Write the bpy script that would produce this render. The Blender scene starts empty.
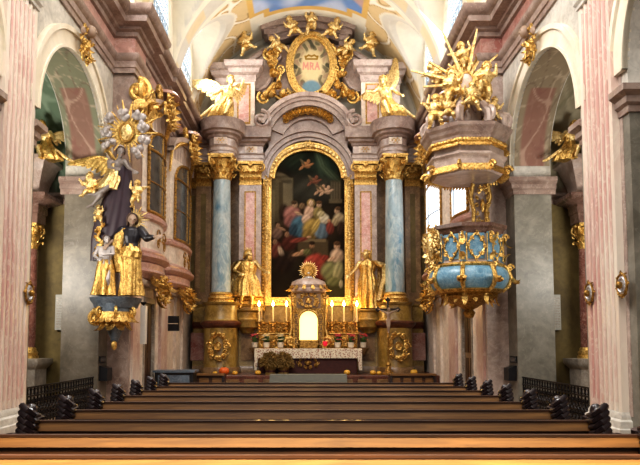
import bpy, math, random
import numpy as np
from mathutils import Vector, Matrix, noise as mnoise
PI = math.pi
R = math.radians
sc = bpy.context.scene
COL = sc.collection

# ------------------------------------------------------------------ camera
TILT = R(4.0); FPX = 625.0; VX = 308.0; VY = 342.0; EYE = 1.65
PPY = VY - FPX*math.tan(TILT)
cd = bpy.data.cameras.new('camera'); cam = bpy.data.objects.new('camera', cd); COL.objects.link(cam)
cam.location = (0, 0, EYE); cam.rotation_euler = (PI/2 + TILT, 0, 0)
cd.sensor_width = 36; cd.sensor_fit = 'HORIZONTAL'; cd.lens = 36*FPX/640
cd.shift_x = (320-VX)/640; cd.shift_y = (PPY-232.5)/640
cd.clip_end = 200
sc.camera = cam

def at(px, py, Y):                    # the point of the plane at depth Y seen at a pixel
    u = (px-VX)/FPX; v = (PPY-py)/FPX
    d = (u, math.cos(TILT)-v*math.sin(TILT), math.sin(TILT)+v*math.cos(TILT))
    t = Y/d[1]
    return Vector((d[0]*t, Y, EYE+d[2]*t))
def zz(py, Y): return at(308, py, Y).z
def xx(px, py, Y): return at(px, py, Y).x

# ------------------------------------------------------------------ materials
def lin(h):
    h = h.lstrip('#'); o = []
    for i in (0, 2, 4):
        c = int(h[i:i+2], 16)/255
        o.append(c/12.92 if c <= .04045 else ((c+.055)/1.055)**2.4)
    return tuple(o)
def rgba(h): return (*lin(h), 1) if isinstance(h, str) else (*h[:3], 1)

class NT:
    def __init__(s, name):
        s.m = bpy.data.materials.new(name); s.m.use_nodes = True
        s.t = s.m.node_tree; s.b = s.t.nodes['Principled BSDF']
    def n(s, kind, **kw):
        nd = s.t.nodes.new(kind)
        for k, v in kw.items(): setattr(nd, k, v)
        return nd
    def l(s, a, b): s.t.links.new(a, b)
    def ramp(s, fac, stops):
        r = s.n('ShaderNodeValToRGB'); e = r.color_ramp.elements
        while len(e) < len(stops): e.new(.5)
        for el, (p, c) in zip(e, stops): el.position = p; el.color = rgba(c)
        s.l(fac, r.inputs['Fac']); return r.outputs['Color']
    def mix(s, fac, a, b, mode='MIX'):
        m = s.n('ShaderNodeMix', data_type='RGBA', blend_type=mode)
        if isinstance(fac, (int, float)): m.inputs[0].default_value = fac
        else: s.l(fac, m.inputs[0])
        for i, v in ((6, a), (7, b)):
            if isinstance(v, (str, tuple)): m.inputs[i].default_value = rgba(v)
            else: s.l(v, m.inputs[i])
        return m.outputs[2]
    def math(s, op, a, b=None, c=None):
        m = s.n('ShaderNodeMath', operation=op)
        for i, v in enumerate((a, b, c)):
            if v is None: continue
            if isinstance(v, (int, float)): m.inputs[i].default_value = v
            else: s.l(v, m.inputs[i])
        return m.outputs[0]
    def noise(s, scale, detail=6, dist=0., vec=None, rough=.55):
        n = s.n('ShaderNodeTexNoise'); n.inputs['Scale'].default_value = scale
        n.inputs['Detail'].default_value = detail; n.inputs['Distortion'].default_value = dist
        n.inputs['Roughness'].default_value = rough
        if vec is not None: s.l(vec, n.inputs['Vector'])
        return n.outputs['Fac']
    def coord(s, scale=(1, 1, 1), kind='Object'):
        c = s.n('ShaderNodeTexCoord'); mp = s.n('ShaderNodeMapping')
        mp.inputs['Scale'].default_value = scale
        s.l(c.outputs[kind], mp.inputs['Vector']); return mp.outputs['Vector']
    def bump(s, h, strength=.3, dist=.02):
        b = s.n('ShaderNodeBump'); b.inputs['Strength'].default_value = strength; b.inputs['Distance'].default_value = dist
        s.l(h, b.inputs['Height']); s.l(b.outputs['Normal'], s.b.inputs['Normal'])

def marble(name, c1, c2, vein=None, scale=1.2, vs=1.6, rough=.35, width=.035, stretch=(1, 1, 1), c3=None, grime=.25):
    k = NT(name); v = k.coord(stretch)
    base = k.ramp(k.noise(scale, 8, 1.2, v), [(.32, c1), (.68, c2)] if not c3 else [(.28, c1), (.5, c2), (.72, c3)])
    if vein:
        f = k.math('ABSOLUTE', k.math('SUBTRACT', k.noise(vs, 5, 1.8, v, .6), .5))
        m = k.n('ShaderNodeMapRange'); k.l(f, m.inputs[0]); m.inputs[1].default_value = 0; m.inputs[2].default_value = width
        m.inputs[3].default_value = .45; m.inputs[4].default_value = 0
        base = k.mix(m.outputs[0], base, vein)
    if grime:
        g = k.ramp(k.noise(7, 6, .6, v), [(.3, (1-grime,)*3), (.62, (1., 1., 1.))])
        base = k.mix(1., base, g, 'MULTIPLY')
    k.l(base, k.b.inputs['Base Color']); k.b.inputs['Roughness'].default_value = rough
    return k.m
def plain(name, c, rough=.5, metal=0., var=.18, scale=8, bump=0., coat=0.):
    k = NT(name); v = k.coord()
    nf = k.noise(scale, 5, .3, v)
    g = k.ramp(nf, [(.3, (1-var,)*3), (.7, (1., 1., 1.))])
    k.l(k.mix(1., c, g, 'MULTIPLY'), k.b.inputs['Base Color'])
    k.b.inputs['Roughness'].default_value = rough; k.b.inputs['Metallic'].default_value = metal
    if coat: k.b.inputs['Coat Weight'].default_value = coat
    if bump: k.bump(nf, bump)
    return k.m
def gilt(name, c1='#eec97a', c2='#8a5d20', rough=.3, scale=17):
    k = NT(name); v = k.coord()
    nf = k.noise(scale, 6, .8, v)
    k.l(k.ramp(nf, [(.3, c2), (.62, c1)]), k.b.inputs['Base Color'])
    k.b.inputs['Metallic'].default_value = .82
    r = k.n('ShaderNodeMapRange'); k.l(nf, r.inputs[0]); r.inputs[3].default_value = rough+.18; r.inputs[4].default_value = rough-.05
    k.l(r.outputs[0], k.b.inputs['Roughness'])
    k.bump(nf, .6, .04)
    return k.m
def painted(name, rough=.6, var=.12, scale=5, emit=0.):
    k = NT(name); a = k.n('ShaderNodeVertexColor'); a.layer_name = 'Col'
    g = k.ramp(k.noise(scale, 6, .4, k.coord()), [(.3, (1-var,)*3), (.7, (1., 1., 1.))])
    k.l(k.mix(1., a.outputs['Color'], g, 'MULTIPLY'), k.b.inputs['Base Color'])
    k.b.inputs['Roughness'].default_value = rough
    return k.m
def glow(name, c, s):
    k = NT(name); k.b.inputs['Base Color'].default_value = rgba(c)
    k.b.inputs['Emission Color'].default_value = rgba(c); k.b.inputs['Emission Strength'].default_value = s
    return k.m
def wood(name, c1, c2, rough=.35, axis=0, coat=.2):
    s = [14, 14, 14]; s[axis] = .9
    k = NT(name); v = k.coord(tuple(s))
    nf = k.noise(1.6, 6, .6, v)
    k.l(k.ramp(nf, [(.3, c1), (.68, c2)]), k.b.inputs['Base Color'])
    k.b.inputs['Roughness'].default_value = rough; k.b.inputs['Coat Weight'].default_value = coat
    k.bump(nf, .12, .01)
    return k.m
def blotched(name, c_a, c_b, c_c, zs, rough=.3):       # fluted pilasters: cream scagliola with pink clouds
    k = NT(name); v = k.coord((1, 1, zs))
    f = k.noise(.75, 5, 1.0, v)
    base = k.ramp(f, [(.34, c_a), (.47, c_b), (.62, c_c)])
    f2 = k.math('ABSOLUTE', k.math('SUBTRACT', k.noise(2.6, 5, 1.6, v), .5))
    m = k.n('ShaderNodeMapRange'); k.l(f2, m.inputs[0]); m.inputs[2].default_value = .04; m.inputs[3].default_value = .5; m.inputs[4].default_value = 0
    base = k.mix(m.outputs[0], base, '#e6dccb')
    k.l(base, k.b.inputs['Base Color']); k.b.inputs['Roughness'].default_value = rough
    return k.m

M = {}
M['wall_pale'] = marble('pale wall marble', '#d6d1c7', '#bbb5aa', '#aaa499', .8, 1.2, .5, .02)
M['wall_jamb'] = marble('grey olive pier marble', '#918c80', '#6b665b', '#9d978b', 1.1, 1.5, .4, .012)
M['wall_jamb_l'] = marble('brown olive pier marble', '#887e70', '#5f5648', '#90867a', 1.1, 1.5, .4, .012)
M['mauve'] = marble('mauve marble', '#ab978b', '#836b61', '#c6b6aa', 1.6, 2.2, .3, .02)
M['mauve_dk'] = marble('dark mauve marble', '#7f6357', '#533b33', '#a18c80', 1.8, 2.4, .25, .02)
M['mauve_lt'] = marble('light mauve marble', '#c2aea2', '#99847a', '#d8cabf', 1.6, 2.2, .3, .025)
M['rose'] = marble('rose marble', '#d0aa9c', '#ad7c71', '#e0c9bd', 1.3, 2., .3, .03)
M['rose_red'] = marble('red marble', '#bd9082', '#96594f', '#cbb5a8', 1.5, 2.2, .3)
M['ochre'] = marble('ochre frieze marble', '#c79f55', '#93702f', '#dcc28a', 1.6, 2.4, .35)
M['olive'] = marble('olive plaster', '#7d6a3c', '#5a4926', None, .8, 1., .7)
M['blue_col'] = marble('blue grey column marble', '#5f869a', '#9cadb1', '#c8cdc9', .95, .8, .25, .05, (1.2, 1.2, .6), '#c3c9c5')
M['red_col'] = marble('brown red column marble', '#84574a', '#5a342c', '#b69384', 3, 5, .25)
M['channel'] = blotched('pilaster channel scagliola', '#c79a8f', '#d3b5a8', '#e0d1c3', .5)
M['box_grey'] = plain('grey enamel', '#a5a195', .5, 0, .05)
M['grey_mb'] = marble('grey marble', '#b3a89b', '#857b70', '#cfc7ba', 1.5, 2.5, .35)
M['ped'] = marble('warm pedestal marble', '#a2833f', '#735829', '#bb9f6c', 1.6, 2.2, .3)
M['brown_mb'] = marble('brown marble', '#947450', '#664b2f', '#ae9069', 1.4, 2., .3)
M['white_pan'] = marble('white pink panel', '#e2d6c6', '#cdb9a6', '#d79a8c', 2, 3, .4)
M['pink_pan'] = marble('pink panel', '#dbb4a8', '#c98d83', '#efe0d6', 2., 3, .3)
M['stucco'] = marble('cream stucco', '#e8e0cf', '#d9cdb6', None, 1, 1, .7, grime=.08)
M['box_wall'] = marble('cream pink box wall', '#e6d8c8', '#d3bfae', '#efe5d6', 2, 3, .5)
M['floor'] = marble('stone floor', '#b89a7c', '#8a6d55', '#6d5443', 1., 2., .3)
M['gold'] = gilt('gilding')
M['gold_hi'] = gilt('bright gilding', '#f8dfa0', '#a87a34', .28)
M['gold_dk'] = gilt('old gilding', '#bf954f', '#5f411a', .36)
M['silver'] = gilt('silver leaf', '#e6e6ea', '#8f939c', .3)
M['flute'] = blotched('fluted pilaster scagliola', '#c9a79d', '#dccabb', '#e3d9ca', .35)
M['flute2'] = blotched('pink pilaster scagliola', '#b58d82', '#c8a99c', '#d9c9bd', .5)
M['pew'] = wood('pew wood', '#8a6234', '#603f1f', .5, 0, .05)
M['pew_dk'] = wood('dark pew wood', '#4c2d18', '#2c190e', .5, 0, .05)
M['carved'] = wood('carved dark wood', '#33282b', '#181114', .28, 2, .3)
M['iron'] = plain('wrought iron', '#1d1a1c', .4, .6)
M['black'] = plain('black metal', '#17161a', .45, .1)
M['dark_glass'] = plain('dark leaded glass', '#5f5c59', .15, .1, .5, 3)
M['glare_glass'] = glow('glass with glowing reflection', '#e6ecf2', 1.15)  # reflected light on the oratory panes, given as emission
M['win'] = glow('bright daylight glass', '#f2f6fb', 1.7)
M['lead'] = plain('window lead', '#a9b8c4', .5, .1)
M['white'] = plain('white enamel', '#d9d6cf', .4, 0, .05)
M['wax'] = plain('wax', '#d9c79c', .5, 0, .05)
M['flame'] = glow('candle flame', '#ffd98a', 40)
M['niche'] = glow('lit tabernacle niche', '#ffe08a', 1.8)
M['skin'] = plain('painted flesh', '#9a816d', .5)
M['skin_gr'] = plain('pale silvered flesh', '#7a6f68', .45)
M['purple'] = plain('dark purple drapery', '#35232c', .45, 0, .35, 6)
M['dark_cl'] = plain('black drapery', '#211d22', .4, .1, .3)
M['hair'] = plain('brown hair', '#4a3426', .5)
M['cloud'] = plain('grey silver cloud', '#b3aaa6', .4, .2, .3, 6)
M['blue_mb'] = marble('blue lapis panel', '#7ba3b8', '#4d7d99', '#b9cdd4', 3, 4, .3)
M['slate'] = marble('slate console top', '#6c7884', '#4c5763', '#8d97a0', 2, 3, .35)
M['cloth'] = None
M['red_cloth'] = plain('dark red antependium', '#4a1f16', .7, 0, .4, 9)
M['wheat'] = plain('dry wheat', '#80622c', .8, 0, .4, 20)
M['leaf'] = plain('leaf green', '#3c5423', .5)
M['petal'] = plain('pink petals', '#c2424a', .6)
M['petal_w'] = plain('pale petals', '#d7c59a', .6)
M['pot'] = plain('white pot', '#d8cdb8', .5)
M['orange'] = plain('orange pumpkin', '#d9631c', .45)
M['yellow'] = plain('yellow squash', '#dba63a', .45)
M['carpet'] = plain('grey stone slab', '#77786f', .8, 0, .1)
M['step'] = marble('red brown step marble', '#6d3d2c', '#432318', '#8d5f49', 3, 4, .3)
M['red_glass'] = glow('red votive glass', '#b3142a', .8)
M['paint'] = painted('oil paint', .85, .12, 9)
M['paint'].node_tree.nodes['Principled BSDF'].inputs['Specular IOR Level'].default_value = .12
M['fresco'] = painted('fresco paint', .8, .1, 3)
def cloth_mat():
    k = NT('printed altar cloth'); v = k.coord((19, 19, 19))
    vo = k.n('ShaderNodeTexVoronoi'); vo.inputs['Scale'].default_value = 1.0; k.l(v, vo.inputs['Vector'])
    k.l(k.ramp(vo.outputs['Distance'], [(.28, '#8d4a3c'), (.42, '#cdbfa6'), (.8, '#d8ccb4')]), k.b.inputs['Base Color'])
    k.b.inputs['Roughness'].default_value = .8
    return k.m
M['cloth'] = cloth_mat()

# ------------------------------------------------------------------ mesh building
class MB:
    def __init__(s, Mx=None): s.v = []; s.f = []; s.M = Mx or Matrix()
    def add(s, vs, fs):
        o = len(s.v)
        Mx = s.M
        s.v += [tuple(Mx @ Vector(p)) for p in vs]
        flip = Mx.determinant() < 0
        s.f += [tuple(o+i for i in (reversed(f) if flip else f)) for f in fs]
        return s
    def box(s, x0, x1, y0, y1, z0, z1, tx=0, ty=0):
        v = [(x0, y0, z0), (x1, y0, z0), (x1, y1, z0), (x0, y1, z0),
             (x0+tx, y0+ty, z1), (x1-tx, y0+ty, z1), (x1-tx, y1-ty, z1), (x0+tx, y1-ty, z1)]
        return s.add(v, [(3, 2, 1, 0), (4, 5, 6, 7), (0, 1, 5, 4), (1, 2, 6, 5), (2, 3, 7, 6), (3, 0, 4, 7)])
    def prism(s, poly, d0, d1, axis='y'):      # poly in (x,z) for y ; (y,z) for x ; (x,y) for z
        n = len(poly)
        def P(a, b, d): return {'y': (a, d, b), 'x': (d, a, b), 'z': (a, b, d)}[axis]
        v = [P(a, b, d0) for a, b in poly]+[P(a, b, d1) for a, b in poly]
        f = [tuple(range(n)), tuple(range(2*n-1, n-1, -1))]+[((i+1) % n, i, n+i, n+(i+1) % n) for i in range(n)]
        return s.add(v, f)
    def lathe(s, prof, c=(0, 0, 0), n=24, a0=0, a1=2*PI, sx=1, sy=1, fn=None):
        full = abs(a1-a0-2*PI) < 1e-6; m = n if full else n+1
        v = []; f = []
        for i in range(m):
            a = a0+(a1-a0)*i/n
            for r, z in prof:
                q = r*(fn(a, z) if fn else 1)
                v.append((c[0]+q*math.cos(a)*sx, c[1]+q*math.sin(a)*sy, c[2]+z))
        k = len(prof)
        for i in range(n):
            j = (i+1) % m
            for t in range(k-1): f.append((i*k+t, j*k+t, j*k+t+1, i*k+t+1))
        if full:
            if prof[0][0] > 1e-4: f.append(tuple(i*k for i in reversed(range(n))))
            if prof[-1][0] > 1e-4: f.append(tuple(i*k+k-1 for i in range(n)))
        return s.add(v, f)
    def tube(s, pts, rad, n=6, cap=True, flat=1.):
        pts = [Vector(p) for p in pts]; m = len(pts)
        if not hasattr(rad, '__len__'): rad = [rad]*m
        v = []; f = []; prev = None
        for i, p in enumerate(pts):
            d = (pts[min(i+1, m-1)]-pts[max(i-1, 0)])
            d = d.normalized() if d.length > 1e-9 else Vector((0, 0, 1))
            if prev is None:
                up = Vector((0, 0, 1)) if abs(d.z) < .9 else Vector((1, 0, 0)); a = d.cross(up).normalized()
            else:
                a = prev-d*prev.dot(d); a = a.normalized() if a.length > 1e-6 else d.orthogonal().normalized()
            prev = a; b = d.cross(a)
            for j in range(n):
                t = 2*PI*j/n; v.append(tuple(p+(a*math.cos(t)+b*math.sin(t)*flat)*rad[i]))
        for i in range(m-1):
            for j in range(n):
                k = (j+1) % n; f.append((i*n+j, i*n+k, (i+1)*n+k, (i+1)*n+j))
        if cap: f += [tuple(reversed(range(n))), tuple((m-1)*n+j for j in range(n))]
        return s.add(v, f)
    def ell(s, c, r, rot=None, nu=10, nv=7):
        if not hasattr(r, '__len__'): r = (r, r, r)
        v = []; f = []; c = Vector(c)
        for j in range(nv+1):
            t = PI*j/nv
            for i in range(nu):
                a = 2*PI*i/nu
                p = Vector((r[0]*math.sin(t)*math.cos(a), r[1]*math.sin(t)*math.sin(a), r[2]*math.cos(t)))
                if rot is not None: p = rot @ p
                v.append(tuple(c+p))
        for j in range(nv):
            for i in range(nu):
                k = (i+1) % nu; f.append((j*nu+i, (j+1)*nu+i, (j+1)*nu+k, j*nu+k))
        return s.add(v, f)
    def cap(s, p, q, a, b, n=10):
        p = Vector(p); q = Vector(q); d = q-p
        k = 3; pts = []; rad = []
        L = d.length or 1e-6; d = d/L
        for i in range(k): t = PI/2*(1-i/k); pts.append(p-d*a*math.sin(t)); rad.append(max(a*math.cos(t), 1e-4))
        pts += [p, q]; rad += [a, b]
        for i in range(1, k+1): t = PI/2*i/k; pts.append(q+d*b*math.sin(t)); rad.append(max(b*math.cos(t), 1e-4))
        return s.tube(pts, rad, n)
    def sweep(s, path, prof, side=1, closed=False, cap=True):   # path in XY, prof = [(out, z)]
        P = [Vector((p[0], p[1])) for p in path]; n = len(P); v = []; f = []; k = len(prof)
        for i in range(n):
            if closed: a, b = P[i-1], P[(i+1) % n]
            else: a, b = P[max(i-1, 0)], P[min(i+1, n-1)]
            d0 = (P[i]-a); d1 = (b-P[i])
            if d0.length < 1e-9: d0 = d1
            if d1.length < 1e-9: d1 = d0
            d0.normalize(); d1.normalize()
            n0 = Vector((d0.y, -d0.x))*side; n1 = Vector((d1.y, -d1.x))*side
            m = n0+n1
            if m.length < 1e-6: m = n0.copy()
            else: m.normalize()
            m = m/max(m.dot(n0), .25)
            for o, z in prof: v.append((P[i].x+m.x*o, P[i].y+m.y*o, z))
        for i in range(n if closed else n-1):
            j = (i+1) % n
            for t in range(k-1):
                q = (i*k+t, j*k+t, j*k+t+1, i*k+t+1)
                f.append(q if side > 0 else tuple(reversed(q)))
        if cap and not closed:
            f += [tuple(range(k)), tuple((n-1)*k+t for t in reversed(range(k)))]
        return s.add(v, f)
    def arcband(s, c, r0, r1, a0, a1, y0, y1, n=32, ex=1., ez=1.):     # ring segment in XZ from y0 (front) to y1
        v = []; f = []
        for i in range(n+1):
            a = a0+(a1-a0)*i/n; ca, sa = math.cos(a)*ex, math.sin(a)*ez
            for r, y in ((r0, y0), (r1, y0), (r1, y1), (r0, y1)): v.append((c[0]+r*ca, y, c[1]+r*sa))
        for i in range(n):
            for t in range(4):
                u = (t+1) % 4; f.append((i*4+t, i*4+u, (i+1)*4+u, (i+1)*4+t))
        if abs(abs(a1-a0)-2*PI) > 1e-6: f += [(3, 2, 1, 0), tuple(n*4+t for t in range(4))]
        return s.add(v, f)
    def curl(s, c, u, v, r, turns=1.6, tr=.03, ph=0., sgn=1, n=26, off=0.):   # volute scroll in the plane u,v
        c = Vector(c); u = Vector(u); v = Vector(v); w = u.cross(v); pts = []; rad = []
        for i in range(n):
            t = i/(n-1); a = ph+sgn*turns*2*PI*t; q = r*(1-t*.86)
            pts.append(c+(u*math.cos(a)+v*math.sin(a))*q+w*off*t); rad.append(tr*(1-.45*t))
        s.tube(pts, rad, 6); s.ell(pts[-1], tr*1.3, None, 8, 5)
        return s
    def leaf(s, p, d, up, L, W, bend=.5, n=6):      # an acanthus lobe: folded, tapered, curling over at its tip
        p = Vector(p); d = Vector(d).normalized(); up = Vector(up); up = (up-d*up.dot(d)).normalized(); sd = d.cross(up)
        v = []; f = []
        for i in range(n+1):
            t = i/n; a = bend*PI*t*t
            q = p+d*(L*(t*.9)*math.cos(a*.5))+up*(L*.45*math.sin(a)*t)
            w = W*math.sin(PI*(.12+.88*t)**.8)*(1+.18*math.cos(t*22))
            v += [tuple(q-sd*w+up*W*.25), tuple(q+up*W*.5*(1-t)-up*W*.1), tuple(q+sd*w+up*W*.25), tuple(q-up*W*.35)]
        for i in range(n):
            a = i*4; b = a+4
            f += [(a, a+1, b+1, b), (a+1, a+2, b+2, b+1), (a+2, a+3, b+3, b+2), (a+3, a, b, b+3)]
        f += [(3, 2, 1, 0), (n*4, n*4+1, n*4+2, n*4+3)]
        return s.add(v, f)
    def build(s, name, m, parent=None, loc=None, smooth=True, ang=38):
        me = bpy.data.meshes.new(name); me.from_pydata(s.v, [], s.f); me.validate()
        if m is not None: me.materials.append(M[m] if isinstance(m, str) else m)
        if smooth and len(me.polygons):
            me.shade_smooth(); me.set_sharp_from_angle(angle=R(ang))
        o = bpy.data.objects.new(name, me); COL.objects.link(o)
        if parent is not None: o.parent = parent
        if loc is not None: o.location = loc
        return o

def tag(o, label, cat, group=None, kind=None):
    o['label'] = label; o['category'] = cat
    if group: o['group'] = group
    if kind: o['kind'] = kind
    return o
def thing(name, label, cat, loc=(0, 0, 0), rz=0., group=None):
    o = bpy.data.objects.new(name, None); COL.objects.link(o); o.location = loc; o.rotation_euler = (0, 0, rz)
    o.empty_display_size = .2
    return tag(o, label, cat, group)
def struct(o): o['kind'] = 'structure'; return o
def kids(o): return [c for c in bpy.data.objects if c.parent == o]
def copy_tree(o, parent=None):
    c = o.copy(); COL.objects.link(c); c.parent = parent
    for ch in kids(o): copy_tree(ch, c)
    return c
def again(o, label, loc=None, rz=None, mirror=False, scale=None, group=None):
    c = copy_tree(o); c['label'] = label
    if loc is not None: c.location = loc
    if rz is not None: c.rotation_euler = (0, 0, rz)
    s = scale or 1.
    c.scale = (-s if mirror else s, s, s)
    if group: c['group'] = group
    return c

def colour_grid(name, P, C, m, parent=None, keep=None, loc=None):     # P (h,w,3) points, C (h,w,3) vertex colours
    h, w = P.shape[:2]
    fs = []
    for j in range(h-1):
        for i in range(w-1):
            if keep is None or keep[j, i]: fs.append((j*w+i, j*w+i+1, (j+1)*w+i+1, (j+1)*w+i))
    me = bpy.data.meshes.new(name); me.from_pydata(P.reshape(-1, 3).tolist(), [], fs)
    ca = me.color_attributes.new('Col', 'FLOAT_COLOR', 'POINT')
    ca.data.foreach_set('color', np.concatenate([C.reshape(-1, 3), np.ones((h*w, 1))], 1).astype(np.float32).ravel())
    me.materials.append(M[m]); me.shade_smooth()
    o = bpy.data.objects.new(name, me); COL.objects.link(o)
    if parent is not None: o.parent = parent
    if loc is not None: o.location = loc
    return o

def fuse(mb, voxel, it=4):         # one continuous skin over overlapping limbs
    me = bpy.data.meshes.new('body'); me.from_pydata(mb.v, [], mb.f)
    o = bpy.data.objects.new('body', me); COL.objects.link(o)
    r = o.modifiers.new('r', 'REMESH'); r.mode = 'VOXEL'; r.voxel_size = voxel; r.use_smooth_shade = True
    s = o.modifiers.new('s', 'SMOOTH'); s.iterations = it; s.factor = .5
    dg = bpy.context.evaluated_depsgraph_get(); dg.update()
    out = bpy.data.meshes.new_from_object(o.evaluated_get(dg))
    bpy.data.objects.remove(o); bpy.data.meshes.remove(me)
    out.shade_smooth()
    return out
def put(me, name, m, parent=None, loc=None):
    me.materials.clear(); me.materials.append(M[m])
    o = bpy.data.objects.new(name, me); COL.objects.link(o)
    if parent is not None: o.parent = parent
    if loc is not None: o.location = loc
    return o

# ------------------------------------------------------------------ ornament
def relief(mb, c, w, h, seed=1, y=-1., n=9, dens=1., depth=.12, tr=None):
    """symmetric gilt strapwork round a boss, lying in XZ at c, standing out along y"""
    rnd = random.Random(seed); c = Vector(c); tr = tr or min(w, h)*.045
    for k in range(n):
        a = -PI/2+PI*(k+.5)/n
        ex, ez = math.cos(a)*w*.42, math.sin(a)*h*.42
        r = min(w, h)*rnd.uniform(.12, .2)
        for sx in (-1, 1):
            p = c+Vector((sx*ex, y*depth*rnd.uniform(.3, .8), ez))
            mb.curl(p, (sx, 0, 0), (0, 0, 1), r, rnd.uniform(1.1, 1.6), tr, a+rnd.uniform(-1, 1), 1 if k % 2 else -1, 18, depth*.2)
            d = Vector((sx*math.cos(a+rnd.uniform(-.5, .5)), y*.4, math.sin(a+rnd.uniform(-.5, .5))))
            mb.leaf(c+Vector((sx*ex*.8, y*depth*.4, ez*.8)), d, (0, y, 0), min(w, h)*.32*dens, min(w, h)*.08, .5)
    for k in range(5):
        a = 2*PI*k/5+PI/2
        mb.leaf(c+Vector((0, y*depth*.4, 0)), (math.cos(a), y*.3, math.sin(a)), (0, y, 0), min(w, h)*.36, min(w, h)*.1, .4)
    mb.ell(c+Vector((0, y*depth*.5, 0)), (w*.16, depth*.5, h*.16), None, 12, 8)
    return mb

def capital_mb(mb, c, r, h, n=24):          # composite capital: bell, two rows of leaves, volutes, abacus
    x, y, z = c
    mb.lathe([(r*1.0, 0), (r*1.06, h*.04), (r*.98, h*.1), (r*1.0, h*.4), (r*1.12, h*.7), (r*1.3, h*.84)], (x, y, z), n)
    for row, (k, z0, L, W, ro) in enumerate(((10, .06, .5, .2, 1.0), (10, .3, .5, .19, 1.04))):
        for i in range(k):
            a = 2*PI*(i+.5*row)/k; d = Vector((math.cos(a), math.sin(a), 0))
            mb.leaf(Vector((x, y, z+h*z0))+d*r*ro, Vector((0, 0, 1))+d*.15, d, h*L, r*W*1.3, .75)
    for i in range(4):
        a = PI/4+PI/2*i; d = Vector((math.cos(a), math.sin(a), 0))
        mb.curl(Vector((x, y, z+h*.74))+d*r*1.42, d, (0, 0, 1), h*.19, 1.5, h*.055, PI/2, -1, 20)
    a = r*1.36
    mb.box(x-a, x+a, y-a, y+a, z+h*.87, z+h*.93); mb.box(x-a*1.06, x+a*1.06, y-a*1.06, y+a*1.06, z+h*.93, z+h)
    for i in range(4):
        t = PI/2*i; d = Vector((math.cos(t), math.sin(t), 0)); mb.ell(Vector((x, y, z+h*.88))+d*a*1.02, (h*.1,)*3, None, 8, 5)
    return mb
def pil_capital_mb(mb, x0, x1, yf, z, h, d=.25):        # flat capital on a pilaster facing -y
    w = x1-x0; cx = (x0+x1)/2
    mb.box(x0-.02, x1+.02, yf-.03, yf+d, z, z+h*.08); mb.box(x0, x1, yf-.0, yf+d, z+h*.08, z+h*.85)
    for row, (k, z0, L) in enumerate(((5, .08, .45), (4, .34, .45))):
        for i in range(k):
            px = x0+w*(i+.5)/k
            mb.leaf((px, yf-.01, z+h*z0), (0, -.15, 1), (0, -1, 0), h*L, w/k*.5, .75)
    for sx in (-1, 1): mb.curl((cx+sx*w*.46, yf-.06, z+h*.72), (sx, 0, 0), (0, 0, 1), h*.2, 1.5, h*.05, PI/2, -1, 20)
    mb.ell((cx, yf-.08, z+h*.86), (w*.12, .06, h*.12), None, 8, 5)
    mb.box(x0-.07, x1+.07, yf-.1, yf+d, z+h*.88, z+h)
    return mb

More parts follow.
